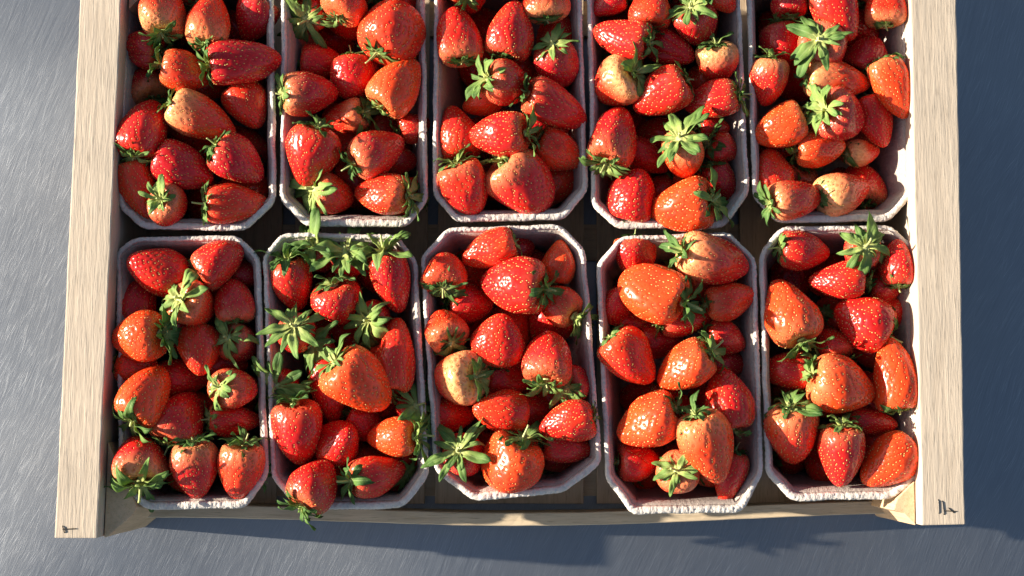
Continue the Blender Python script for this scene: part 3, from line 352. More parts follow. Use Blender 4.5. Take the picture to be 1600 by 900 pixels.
PUNNETS = [
    ('leftmost top-row punnet', [(-0.2663, 0.2352), (-0.188, 0.2362), (-0.1711, 0.2182), (-0.1671, 0.0614), (-0.1875, 0.0409), (-0.2612, 0.0418), (-0.2779, 0.0569), (-0.281, 0.2173)]),
    ('second top-row punnet from left', [(-0.1502, 0.239), (-0.0765, 0.239), (-0.0626, 0.221), (-0.0593, 0.0624), (-0.0732, 0.0432), (-0.1469, 0.0441), (-0.1644, 0.0628), (-0.1656, 0.221)]),
    ('middle top-row punnet', [(-0.0406, 0.2419), (0.0341, 0.2428), (0.0497, 0.2239), (0.0539, 0.0692), (0.0362, 0.0486), (-0.0398, 0.0468), (-0.0562, 0.066), (-0.0561, 0.2239)]),
    ('second top-row punnet from right', [(0.0728, 0.2381), (0.1466, 0.239), (0.1638, 0.222), (0.1681, 0.0669), (0.1491, 0.0427), (0.0732, 0.0418), (0.0561, 0.0592), (0.0538, 0.221)]),
    ('rightmost top-row punnet', [(0.1862, 0.24), (0.2636, 0.24), (0.2825, 0.222), (0.285, 0.0665), (0.2668, 0.0473), (0.1876, 0.0464), (0.1703, 0.0646), (0.1684, 0.222)]),
    ('leftmost bottom-row punnet', [(-0.2656, 0.0363), (-0.1938, 0.0377), (-0.1772, 0.0213), (-0.1687, -0.1317), (-0.1843, -0.1532), (-0.2534, -0.1545), (-0.2724, -0.1383), (-0.2793, 0.0263)]),
    ('second bottom-row punnet from left', [(-0.1626, 0.0395), (-0.0813, 0.0381), (-0.0667, 0.019), (-0.0573, -0.1303), (-0.0753, -0.1536), (-0.1462, -0.1545), (-0.1669, -0.1339), (-0.1759, 0.0218)]),
    ('middle bottom-row punnet', [(-0.0452, 0.0432), (0.0353, 0.0454), (0.0519, 0.0263), (0.0627, -0.1224), (0.0364, -0.1427), (-0.0266, -0.1484), (-0.0546, -0.1273), (-0.0645, 0.0227)]),
    ('second bottom-row punnet from right', [(0.0759, 0.0368), (0.1536, 0.04), (0.1723, 0.0209), (0.1745, -0.1303), (0.1594, -0.1563), (0.0833, -0.1576), (0.0648, -0.133), (0.0595, 0.0172)]),
    ('rightmost bottom-row punnet', [(0.1907, 0.0441), (0.2676, 0.0445), (0.2848, 0.029), (0.2815, -0.133), (0.2642, -0.147), (0.1933, -0.1484), (0.1759, -0.1295), (0.1741, 0.0245)]),
]
LEFT_RAIL = [(-0.3038, 0.2511), (-0.2747, 0.2511), (-0.2813, -0.172), (-0.3104, -0.1724)]
RIGHT_RAIL = [(0.2812, 0.2544), (0.3143, 0.2544), (0.3076, -0.1634), (0.2785, -0.1639)]
POST_LEFT = [(-0.2855, -0.1074), (-0.2586, -0.1525), (-0.262, -0.1582), (-0.2783, -0.1722), (-0.2862, -0.173)]
POST_RIGHT = [(0.286, -0.1346), (0.2658, -0.1464), (0.263, -0.1543), (0.2699, -0.1565), (0.286, -0.1648)]
SLAT_LINE = [(-0.2831, -0.1581), (-0.2344, -0.1585), (-0.164, -0.1599), (-0.0937, -0.1623), (-0.0281, -0.1641), (0.0281, -0.1641), (0.0937, -0.1627), (0.1875, -0.1585), (0.2884, -0.1548)]
STAPLES = [((-0.3049, -0.1664), (-0.2963, -0.166)), ((-0.305, -0.1643), (-0.3036, -0.1686)), ((0.2899, -0.1466), (0.2901, -0.1557)), ((0.2925, -0.1475), (0.2935, -0.1565)), ((0.2936, -0.154), (0.3018, -0.1544)), ((0.2967, -0.1522), (0.3001, -0.1553))]


# ------------------------------------------------------------------ helpers
def link(o, parent=None):
    COL.objects.link(o)
    if parent is not None:
        o.parent = parent
    return o

def mesh_from(name, verts, faces, mat=None, smooth=False, attrs=None):
    me = bpy.data.meshes.new(name)
    me.from_pydata([tuple(v) for v in verts], [], faces)
    if mat is not None:
        me.materials.append(mat)
    if smooth:
        me.polygons.foreach_set('use_smooth', [True] * len(me.polygons))
    for k, vals in (attrs or {}).items():
        a = me.attributes.new(k, 'FLOAT', 'POINT')
        a.data.foreach_set('value', [float(x) for x in vals])
    me.update()
    return me

def obj(name, me, parent=None, loc=(0, 0, 0)):
    o = bpy.data.objects.new(name, me)
    o.location = loc
    return link(o, parent)

def empty(name, loc=(0, 0, 0), parent=None):
    o = bpy.data.objects.new(name, None)
    o.empty_display_size = 0.02
    o.location = loc
    return link(o, parent)

def tag(o, label, cat, group=None, kind=None):
    o['label'] = label
    o['category'] = cat
    if group:
        o['group'] = group
    if kind:
        o['kind'] = kind
    return o

def new_mat(name):
    m = bpy.data.materials.new(name)
    m.use_nodes = True
    nt = m.node_tree
    return m, nt, nt.nodes['Principled BSDF']

def N(nt, kind, **kw):
    n = nt.nodes.new(kind)
    for k, v in kw.items():
        if k in ('inputs',):
            for i, x in v.items():
                n.inputs[i].default_value = x
        else:
            setattr(n, k, v)
    return n

def ramp(nt, fac, stops):
    r = nt.nodes.new('ShaderNodeValToRGB')
    el = r.color_ramp.elements
    while len(el) < len(stops):
        el.new(0.5)
    for e, (p, c) in zip(el, stops):
        e.position = p
        e.color = (c[0], c[1], c[2], 1) if not isinstance(c, (int, float)) else (c, c, c, 1)
    nt.links.new(fac, r.inputs[0])
    return r.outputs[0]

def mix(nt, fac, a, b, mode='MIX'):
    m = nt.nodes.new('ShaderNodeMix')
    m.data_type = 'RGBA'
    m.blend_type = mode
    for sock, v in ((m.inputs[0], fac), (m.inputs[6], a), (m.inputs[7], b)):
        if hasattr(v, 'links') or isinstance(v, bpy.types.NodeSocket):
            nt.links.new(v, sock)
        elif isinstance(v, (int, float)):
            sock.default_value = v
        else:
            sock.default_value = (v[0], v[1], v[2], 1)
    return m.outputs[2]

def math_(nt, op, a, b=None, clamp=False):
    m = nt.nodes.new('ShaderNodeMath')
    m.operation = op
    m.use_clamp = clamp
    for i, v in enumerate((a, b)):
        if v is None:
            continue
        if isinstance(v, bpy.types.NodeSocket):
            nt.links.new(v, m.inputs[i])
        else:
            m.inputs[i].default_value = v
    return m.outputs[0]

def mapped(nt, coord, scale=(1, 1, 1), rot=(0, 0, 0)):
    mp = nt.nodes.new('ShaderNodeMapping')
    mp.inputs['Scale'].default_value = scale
    mp.inputs['Rotation'].default_value = rot
    nt.links.new(coord, mp.inputs[0])
    return mp.outputs[0]

def noise_tex(nt, vec, scale, detail=4, rough=0.55, dist=0.0):
    n = nt.nodes.new('ShaderNodeTexNoise')
    n.inputs['Scale'].default_value = scale
    n.inputs['Detail'].default_value = detail
    n.inputs['Roughness'].default_value = rough
    n.inputs['Distortion'].default_value = dist
    nt.links.new(vec, n.inputs['Vector'])
    return n.outputs[0]

def bump(nt, bsdf, height, strength, distance, prev=None):
    b = nt.nodes.new('ShaderNodeBump')
    b.inputs['Strength'].default_value = strength
    b.inputs['Distance'].default_value = distance
    nt.links.new(height, b.inputs['Height'])
    if prev is not None:
        nt.links.new(prev, b.inputs['Normal'])
    nt.links.new(b.outputs[0], bsdf.inputs['Normal'])
    return b.outputs[0]

def attr(nt, name, kind='GEOMETRY'):
    a = nt.nodes.new('ShaderNodeAttribute')
    a.attribute_name = name
    a.attribute_type = kind
    return a.outputs['Fac']

# ------------------------------------------------------------------ materials
def make_metal():
    m, nt, b = new_mat('brushed_steel')
    co = nt.nodes.new('ShaderNodeTexCoord').outputs['Object']
    wob = N(nt, 'ShaderNodeTexNoise', inputs={'Scale': 2.2, 'Detail': 2})
    nt.links.new(co, wob.inputs['Vector'])
    vm = nt.nodes.new('ShaderNodeVectorMath'); vm.operation = 'SCALE'
    nt.links.new(wob.outputs[1], vm.inputs[0]); vm.inputs['Scale'].default_value = 0.10
    va = nt.nodes.new('ShaderNodeVectorMath'); va.operation = 'ADD'
    nt.links.new(co, va.inputs[0]); nt.links.new(vm.outputs[0], va.inputs[1])
    v = va.outputs[0]
    # streaks leaning about 70 degrees from the long side of the crate
    s1 = noise_tex(nt, mapped(nt, mapped(nt, v, rot=(0, 0, rad(-68))), (18, 1700, 1)), 1.0, 3, 0.6)
    s2 = noise_tex(nt, mapped(nt, mapped(nt, v, rot=(0, 0, rad(-58))), (40, 2000, 1)), 1.0, 2, 0.6)
    s3 = noise_tex(nt, mapped(nt, mapped(nt, co, rot=(0, 0, rad(-78))), (24, 2200, 1)), 1.0, 2, 0.6)
    scr = ramp(nt, s2, [(0.60, 0.0), (0.74, 1.0)])
    scr2 = ramp(nt, s3, [(0.63, 0.0), (0.75, 1.0)])
    big = noise_tex(nt, co, 5.0, 3, 0.5)
    fine = noise_tex(nt, co, 900.0, 2, 0.6)
    base = ramp(nt, s1, [(0.25, (0.24, 0.255, 0.275)), (0.75, (0.33, 0.35, 0.37))])
    base = mix(nt, math_(nt, 'MULTIPLY', scr, 0.35), base, (0.66, 0.67, 0.68))
    base = mix(nt, math_(nt, 'MULTIPLY', scr2, 0.3), base, (0.64, 0.65, 0.66))
    base = mix(nt, ramp(nt, big, [(0.42, 0.0), (0.7, 0.35)]), base, (0.24, 0.24, 0.245))
    # a few brown food spots
    sp = noise_tex(nt, mapped(nt, co, (1, 1, 1)), 26.0, 2, 0.5)
    spot = ramp(nt, sp, [(0.80, 0.0), (0.82, 1.0)])
    base = mix(nt, spot, base, (0.08, 0.04, 0.02))
    nt.links.new(base, b.inputs['Base Color'])
    b.inputs['Metallic'].default_value = 1.0
    ro = math_(nt, 'ADD', math_(nt, 'MULTIPLY', s1, 0.14), 0.31)
    ro = math_(nt, 'ADD', ro, math_(nt, 'MULTIPLY', big, 0.14))
    nt.links.new(ro, b.inputs['Roughness'])
    h = math_(nt, 'ADD', s1, math_(nt, 'MULTIPLY', scr, 0.7))
    h = math_(nt, 'ADD', h, math_(nt, 'MULTIPLY', scr2, 0.6))
    h = math_(nt, 'ADD', h, math_(nt, 'MULTIPLY', fine, 0.25))
    wave = noise_tex(nt, mapped(nt, co, (1.0, 2.2, 1.0), (0, 0, rad(12))), 2.4, 1, 0.4)
    nb = bump(nt, b, wave, 0.8, 0.03)
    bump(nt, b, h, 0.20, 0.0004, nb)
    return m

def make_wood(name, tint, dark, grain_axis='Y', seed=0.0):
    m, nt, b = new_mat(name)
    co = nt.nodes.new('ShaderNodeTexCoord').outputs['Object']
    rnd = nt.nodes.new('ShaderNodeObjectInfo').outputs['Random']
    comb = nt.nodes.new('ShaderNodeCombineXYZ')
    for i in range(3):
        nt.links.new(math_(nt, 'MULTIPLY', rnd, 3.7 + 2 * i), comb.inputs[i])
    va = nt.nodes.new('ShaderNodeVectorMath'); va.operation = 'ADD'
    nt.links.new(co, va.inputs[0]); nt.links.new(comb.outputs[0], va.inputs[1])
    co = va.outputs[0]
    sc = {'Y': (330, 26, 330), 'X': (26, 330, 330), 'Z': (330, 330, 26)}[grain_axis]
    sc2 = {'Y': (60, 3, 60), 'X': (3, 60, 60), 'Z': (60, 60, 3)}[grain_axis]
    g = noise_tex(nt, mapped(nt, co, sc), 1.0, 4, 0.60, 0.15)
    g2 = noise_tex(nt, mapped(nt, co, sc2), 1.0, 3, 0.6, 0.8)
    pores = noise_tex(nt, mapped(nt, co, tuple(x * 3.2 for x in sc)), 1.0, 2, 0.5)
    base = ramp(nt, g, [(0.25, dark), (0.5, tint), (0.85, tuple(min(1, x * 1.15) for x in tint))])
    base = mix(nt, ramp(nt, g2, [(0.42, 0.0), (0.8, 0.4)]), base, tuple(x * 0.72 for x in tint))
    base = mix(nt, ramp(nt, pores, [(0.60, 0.0), (0.74, 0.5)]), base, tuple(x * 0.45 for x in dark))
    nt.links.new(base, b.inputs['Base Color'])
    b.inputs['Roughness'].default_value = 0.78
    b.inputs['Specular IOR Level'].default_value = 0.25
    h = math_(nt, 'ADD', g, math_(nt, 'MULTIPLY', pores, 0.5))
    bump(nt, b, h, 0.5, 0.0007)
    return m

def make_pulp(name, c0, c1):
    m, nt, b = new_mat(name)
    co = nt.nodes.new('ShaderNodeTexCoord').outputs['Object']
    f = noise_tex(nt, co, 420.0, 4, 0.7, 0.5)
    l = noise_tex(nt, co, 26.0, 3, 0.6)
    fib = noise_tex(nt, mapped(nt, co, (1500, 500, 700)), 1.0, 3, 0.6)
    base = ramp(nt, f, [(0.3, c0), (0.7, c1)])
    base = mix(nt, ramp(nt, l, [(0.45, 0.0), (0.8, 0.45)]), base, tuple(x * 0.7 for x in c0))
    nt.links.new(base, b.inputs['Base Color'])
    b.inputs['Roughness'].default_value = 0.95
    b.inputs['Specular IOR Level'].default_value = 0.1
    h = math_(nt, 'ADD', f, math_(nt, 'MULTIPLY', fib, 0.6))
    bump(nt, b, h, 0.8, 0.0012)
    return m

def make_flesh():
    m, nt, b = new_mat('strawberry_flesh')
    t = attr(nt, 'axis_t')
    hue = attr(nt, 'hue', 'OBJECT')
    pale = attr(nt, 'pale', 'OBJECT')
    dim = attr(nt, 'dimple')
    rnd = nt.nodes.new('ShaderNodeObjectInfo').outputs['Random']
    co = nt.nodes.new('ShaderNodeTexCoord').outputs['Object']
    comb = nt.nodes.new('ShaderNodeCombineXYZ')
    nt.links.new(math_(nt, 'MULTIPLY', rnd, 37.0), comb.inputs[0])
    nt.links.new(math_(nt, 'MULTIPLY', rnd, 91.0), comb.inputs[2])
    va = nt.nodes.new('ShaderNodeVectorMath'); va.operation = 'ADD'
    nt.links.new(co, va.inputs[0]); nt.links.new(comb.outputs[0], va.inputs[1])
    co = va.outputs[0]
    n1 = noise_tex(nt, co, 2.2, 3, 0.55)
    n2 = noise_tex(nt, co, 9.0, 3, 0.6)
    h = math_(nt, 'ADD', hue, math_(nt, 'MULTIPLY', math_(nt, 'SUBTRACT', n1, 0.5), 1.2), True)
    base = ramp(nt, h, [(0.0, (0.48, 0.010, 0.014)), (0.4, (0.62, 0.018, 0.011)), (0.7, (0.72, 0.038, 0.011)), (1.0, (0.80, 0.066, 0.012))])
    # unripe shoulder: pale next to the calyx, ragged edge
    e = math_(nt, 'ADD', t, math_(nt, 'MULTIPLY', math_(nt, 'SUBTRACT', n1, 0.5), 0.36))
    e = math_(nt, 'ADD', e, math_(nt, 'MULTIPLY', math_(nt, 'SUBTRACT', n2, 0.5), 0.08))
    reach = math_(nt, 'ADD', math_(nt, 'MULTIPLY', math_(nt, 'POWER', pale, 1.3), 0.42), 0.02)
    f = math_(nt, 'DIVIDE', math_(nt, 'SUBTRACT', reach, e), 0.38)
    f = math_(nt, 'ADD', f, 0.5, True)
    f = math_(nt, 'MULTIPLY', f, math_(nt, 'ADD', math_(nt, 'MULTIPLY', pale, 0.80), 0.02), True)
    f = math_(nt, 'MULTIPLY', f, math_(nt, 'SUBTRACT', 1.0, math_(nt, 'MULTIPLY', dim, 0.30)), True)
    base = mix(nt, f, base, (0.86, 0.55, 0.22))
    # deeper red in the pits around the seeds
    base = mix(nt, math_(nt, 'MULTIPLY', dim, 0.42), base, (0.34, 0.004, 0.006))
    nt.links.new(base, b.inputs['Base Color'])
    ro = math_(nt, 'ADD', math_(nt, 'MULTIPLY', n2, 0.20), 0.16)
    nt.links.new(ro, b.inputs['Roughness'])
    b.inputs['Specular IOR Level'].default_value = 0.38
    b.inputs['Subsurface Weight'].default_value = 0.25
    b.inputs['Subsurface Radius'].default_value = (1.0, 0.22, 0.10)
    b.inputs['Subsurface Scale'].default_value = 0.004
    bump(nt, b, noise_tex(nt, co, 60.0, 2, 0.6), 0.10, 0.0004)
    return m

def make_seed():
    m, nt, b = new_mat('strawberry_seed')
    rnd = nt.nodes.new('ShaderNodeObjectInfo').outputs['Random']
    sh = attr(nt, 'shade')
    c = ramp(nt, sh, [(0.0, (0.82, 0.58, 0.18)), (0.65, (0.78, 0.42, 0.10)), (1.0, (0.50, 0.13, 0.03))])
    nt.links.new(c, b.inputs['Base Color'])
    b.inputs['Roughness'].default_value = 0.35
    return m

def make_leaf():
    m, nt, b = new_mat('sepal_green')
    s = attr(nt, 'along')
    side = attr(nt, 'across')
    rnd = attr(nt, 'tone', 'OBJECT')
    co = nt.nodes.new('ShaderNodeTexCoord').outputs['Object']
    n = noise_tex(nt, co, 7.0, 3, 0.6)
    k = math_(nt, 'ADD', s, math_(nt, 'MULTIPLY', math_(nt, 'SUBTRACT', n, 0.5), 0.5))
    base = ramp(nt, k, [(0.03, (0.50, 0.52, 0.18)), (0.30, (0.13, 0.24, 0.055)), (0.95, (0.050, 0.125, 0.028))])
    lite = ramp(nt, k, [(0.04, (0.68, 0.66, 0.22)), (0.42, (0.33, 0.44, 0.11)), (0.95, (0.16, 0.29, 0.065))])
    base = mix(nt, ramp(nt, rnd, [(0.45, 0.0), (1.0, 0.85)]), base, lite)
    rib = ramp(nt, side, [(0.02, 1.0), (0.16, 0.0)])
    base = mix(nt, math_(nt, 'MULTIPLY', rib, 0.45), base, (0.38, 0.46, 0.20))
    nt.links.new(base, b.inputs['Base Color'])
    b.inputs['Roughness'].default_value = 0.62
    b.inputs['Specular IOR Level'].default_value = 0.22
    bump(nt, b, noise_tex(nt, mapped(nt, co, (6, 26, 10)), 1.0, 3, 0.6), 0.35, 0.002)
    tr = nt.nodes.new('ShaderNodeBsdfTranslucent')
    nt.links.new(mix(nt, 0.5, base, (0.30, 0.42, 0.06)), tr.inputs[0])
    mx = nt.nodes.new('ShaderNodeMixShader')
    mx.inputs[0].default_value = 0.32
    nt.links.new(b.outputs[0], mx.inputs[1]); nt.links.new(tr.outputs[0], mx.inputs[2])
    nt.links.new(mx.outputs[0], nt.nodes['Material Output'].inputs[0])
    return m

def make_stem():
    m, nt, b = new_mat('stem_green')
    co = nt.nodes.new('ShaderNodeTexCoord').outputs['Object']
    n = noise_tex(nt, co, 8.0, 3, 0.6)
    nt.links.new(ramp(nt, n, [(0.3, (0.28, 0.34, 0.10)), (0.7, (0.50, 0.50, 0.20))]), b.inputs['Base Color'])
    b.inputs['Roughness'].default_value = 0.55
    return m

def make_staple():
    m, nt, b = new_mat('dark_staple_wire')
    co = nt.nodes.new('ShaderNodeTexCoord').outputs['Object']
    nt.links.new(ramp(nt, noise_tex(nt, co, 900, 2), [(0.3, (0.03, 0.025, 0.02)), (0.7, (0.09, 0.08, 0.07))]), b.inputs['Base Color'])
    b.inputs['Metallic'].default_value = 0.7
    b.inputs['Roughness'].default_value = 0.5
    return m

M_METAL = make_metal()
M_WOOD = make_wood('pale_poplar', (0.52, 0.425, 0.32), (0.45, 0.36, 0.265), 'Y')
M_WOODX = make_wood('slat_wood', (0.60, 0.47, 0.31), (0.46, 0.34, 0.21), 'X')
M_WOODB = make_wood('floor_board_wood', (0.55, 0.42, 0.28), (0.40, 0.30, 0.19), 'Y')
M_WOODZ = make_wood('post_wood', (0.62, 0.42, 0.25), (0.50, 0.33, 0.18), 'Z')
M_PULP = make_pulp('grey_paper_pulp', (0.36, 0.295, 0.25), (0.48, 0.405, 0.345))
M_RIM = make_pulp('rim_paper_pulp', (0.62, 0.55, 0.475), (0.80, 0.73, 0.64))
M_FLESH, M_SEED, M_LEAF, M_STEM, M_STAPLE = make_flesh(), make_seed(), make_leaf(), make_stem(), make_staple()

# ------------------------------------------------------------------ the setting: the steel table
tv = [(-2, -2, 0), (2, -2, 0), (2, 2, 0), (-2, 2, 0), (-2, -2, -0.03), (2, -2, -0.03), (2, 2, -0.03), (-2, 2, -0.03)]
tf = [(0, 1, 2, 3), (7, 6, 5, 4), (0, 4, 5, 1), (1, 5, 6, 2), (2, 6, 7, 3), (3, 7, 4, 0)]
table = obj('table_top', mesh_from('table_top', tv, tf, M_METAL))
table['kind'] = 'structure'
table['label'] = 'scratched brushed steel table top under the crate'

# ------------------------------------------------------------------ the crate
def prism(name, poly, z0, z1, mat, parent, bevel=0.0012, rough=0.0004, seg=14):
    """vertical prism over a polygon; edges bevelled, surface a little uneven like sawn wood"""
    bm = bmesh.new()
    lo = [bm.verts.new((x, y, z0)) for x, y in poly]
    hi = [bm.verts.new((x, y, z1)) for x, y in poly]
    n = len(poly)
    area = sum(poly[i][0] * poly[(i + 1) % n][1] - poly[(i + 1) % n][0] * poly[i][1] for i in range(n))
    bm.faces.new(hi); bm.faces.new(list(reversed(lo)))
    for i in range(n):
        j = (i + 1) % n
        bm.faces.new((lo[i], lo[j], hi[j], hi[i]))
    bmesh.ops.recalc_face_normals(bm, faces=bm.faces)
    bmesh.ops.bevel(bm, geom=list(bm.edges), offset=bevel, segments=2, affect='EDGES', profile=0.6)
    long_edges = [e for e in bm.edges if e.calc_length() > 0.05]
    bmesh.ops.subdivide_edges(bm, edges=long_edges, cuts=seg, use_grid_fill=True)
    for v in bm.verts:
        q = v.co * 45
        v.co += Vector((noise.noise(q), noise.noise(q + Vector((7, 3, 1))), noise.noise(q + Vector((1, 9, 4))))) * rough
    me = bpy.data.meshes.new(name)
    bm.to_mesh(me); bm.free()
    me.materials.append(mat)
    return obj(name, me, parent)

crate = empty('fruit_crate', (0, 0, 0))
tag(crate, 'shallow pale wooden fruit crate holding ten punnets on the steel table', 'crate')
def inset_x(poly, a, b):
    # poly: back-left, back-right, front-right, front-left
    return [(poly[0][0] + a, poly[0][1]), (poly[1][0] - b, poly[1][1]), (poly[2][0] - b, poly[2][1]), (poly[3][0] + a, poly[3][1])]
for poly, flip in ((LEFT_RAIL, 0), (RIGHT_RAIL, 1)):
    poly = [tuple(p) for p in poly]
    prism('end_rail', poly, RAIL_TOP - 0.034, RAIL_TOP, M_WOOD, crate, 0.0010, 0.0006, 40)
    body = inset_x(poly, 0.0025 if not flip else 0.0015, 0.0015 if not flip else 0.0025)
    body = [(x, y + (-0.002 if i < 2 else 0.002)) for i, (x, y) in enumerate(body)]
    prism('end_board', body, 0.0, RAIL_TOP - 0.0345, M_WOOD, crate, 0.001, 0.0004, 20)
def shrink(poly, k=0.0):
    return [tuple(p) for p in poly]
def inner_post(poly, rail, left):
    # keep the post clear of the end rail it is nailed to
    out = []
    for x, y in poly:
        t = (y - rail[2][1]) / (rail[1][1] - rail[2][1])
        if left:
            xe = rail[2][0] + t * (rail[1][0] - rail[2][0]); out.append((max(x, xe + 0.0006), y))
        else:
            xe = rail[3][0] + t * (rail[0][0] - rail[3][0]); out.append((min(x, xe - 0.0006), y))
    return out
prism('corner_post', inner_post(POST_LEFT, LEFT_RAIL, True), 0.0, POST_TOP, M_WOODZ, crate, 0.0006, 0.0003, 6)
prism('corner_post', inner_post(POST_RIGHT, RIGHT_RAIL, False), 0.0, POST_TOP, M_WOODZ, crate, 0.0006, 0.0003, 6)
bx0, bx1, by = LEFT_RAIL[1][0] + 0.0008, RIGHT_RAIL[0][0] - 0.0008, 0.245
prism('corner_post', [(bx0, by - 0.045), (bx0, by), (bx0 + 0.026, by - 0.012), (bx0 + 0.022, by - 0.022)][::-1], 0.0, POST_TOP, M_WOODZ, crate, 0.0006, 0.0003, 6)
prism('corner_post', [(bx1, by - 0.045), (bx1, by), (bx1 - 0.026, by - 0.012), (bx1 - 0.022, by - 0.022)], 0.0, POST_TOP, M_WOODZ, crate, 0.0006, 0.0003, 6)

def slat(name, line, z0, z1, th, parent, mat, lean=0.0):
    """thin bowed board standing on edge along a line"""
    pts = [Vector((x, y, 0)) for x, y in line]
    fine = []
    n = 64
    L = len(pts) - 1
    for i in range(n + 1):
        t = i / n * L
        k = min(int(t), L - 1); f = t - k
        p0, p1, p2, p3 = pts[max(k - 1, 0)], pts[k], pts[k + 1], pts[min(k + 2, L)]
        q = 0.5 * ((2 * p1) + (p2 - p0) * f + (2 * p0 - 5 * p1 + 4 * p2 - p3) * f * f + (3 * p1 - p0 - 3 * p2 + p3) * f ** 3)
        fine.append(q)
    verts, faces = [], []
    prof = [(0, z0), (0, z1 - 0.0006), (0.0006, z1), (th - 0.0006, z1), (th, z1 - 0.0006), (th, z0)]
    for i, p in enumerate(fine):
        d = (fine[min(i + 1, n)] - fine[max(i - 1, 0)]).normalized()
        nrm = Vector((-d.y, d.x, 0))
        for o_, z in prof:
            jit = noise.noise(Vector((p.x * 60, z * 80, o_ * 300))) * 0.0006
            verts.append(p + nrm * (o_ - th / 2 + lean * (z - z0) + jit * 0.5) + Vector((0, 0, z + (jit if z > z0 else 0))))
    m = len(prof)
    for i in range(n):
        for j in range(m):
            a, b = i * m + j, i * m + (j + 1) % m
            faces.append((a, b, b + m, a + m))
    faces.append(tuple(range(m))[::-1]); faces.append(tuple(n * m + j for j in range(m)))
    return obj(name, mesh_from(name, verts, faces, mat), parent)
slat('front_slat', SLAT_LINE, 0.006, SLAT_TOP, 0.0095, crate, M_WOODX)
slat('back_slat', [(LEFT_RAIL[1][0] + 0.012, 0.247), (-0.1, 0.252), (0.1, 0.253), (RIGHT_RAIL[0][0] - 0.012, 0.248)], 0.006, SLAT_TOP, 0.0095, crate, M_WOODX)
# floor boards run from front to back with gaps; cross battens carry them
for x0, x1 in ((-0.248, -0.178), (-0.168, -0.066), (-0.058, 0.054), (0.064, 0.166), (0.174, 0.262)):
    prism('floor_board', [(x0, -0.1545), (x1, -0.1545), (x1 + 0.002, 0.238), (x0 + 0.002, 0.238)], 0.0062, 0.0118, M_WOODB, crate, 0.0006, 0.0004, 10)
for y in (-0.135, 0.045, 0.222):
    prism('cross_batten', [(-0.2795, y - 0.014), (0.2775, y - 0.014), (0.2775, y + 0.014), (-0.2795, y + 0.014)], 0.0, 0.006, M_WOODX, crate, 0.0005, 0.0001, 10)

def tube(pts, r, name, mat, parent, sides=6):
    verts, faces = [], []
    n = len(pts)
    for i, p in enumerate(pts):
        d = (Vector(pts[min(i + 1, n - 1)]) - Vector(pts[max(i - 1, 0)])).normalized()
        a = d.orthogonal().normalized(); b = d.cross(a)
        for k in range(sides):
            t = 2 * math.pi * k / sides
            verts.append(Vector(p) + (a * math.cos(t) + b * math.sin(t)) * r)
    for i in range(n - 1):
        for k in range(sides):
            q = (k + 1) % sides
            faces.append((i * sides + k, i * sides + q, (i + 1) * sides + q, (i + 1) * sides + k))
    faces.append(tuple(range(sides))[::-1]); faces.append(tuple((n - 1) * sides + k for k in range(sides)))
    return obj(name, mesh_from(name, verts, faces, mat), parent)
def staple(a, b):
    z = RAIL_TOP
    a = Vector((a[0], a[1], z)); b = Vector((b[0], b[1], z))
    up = Vector((0, 0, 0.0004))
    tube([a - up * 4, a + up * 0.6, a + up + (b - a) * 0.06, b + up - (b - a) * 0.06, b + up * 0.6, b - up * 4], 0.00036, 'staple', M_STAPLE, crate)
for q in STAPLES:
    staple(*q)

# ------------------------------------------------------------------ the punnets
def resample(poly, n, round_r=0.006):
    """closed outline with slightly rounded corners, n points by arc length"""
    P = [Vector((x, y)) for x, y in poly]
    k = len(P)
    dense = []
    for i in range(k):
        p0, p1, p2 = P[i - 1], P[i], P[(i + 1) % k]
        a = p1 + (p0 - p1).normalized() * min(round_r, (p0 - p1).length * 0.45)
        b = p1 + (p2 - p1).normalized() * min(round_r, (p2 - p1).length * 0.45)
        for q in range(7):
            t = q / 6
            dense.append(a * (1 - t) ** 2 + p1 * 2 * t * (1 - t) + b * t * t)
    d2 = dense + [dense[0]]
    acc = [0]
    for i in range(len(dense)):
        acc.append(acc[-1] + (d2[i + 1] - d2[i]).length)
    out, j = [], 0
    for i in range(n):
        s = acc[-1] * i / n
        while acc[j + 1] < s:
            j += 1
        f = (s - acc[j]) / max(acc[j + 1] - acc[j], 1e-9)
        out.append(d2[j].lerp(d2[j + 1], f))
    return out

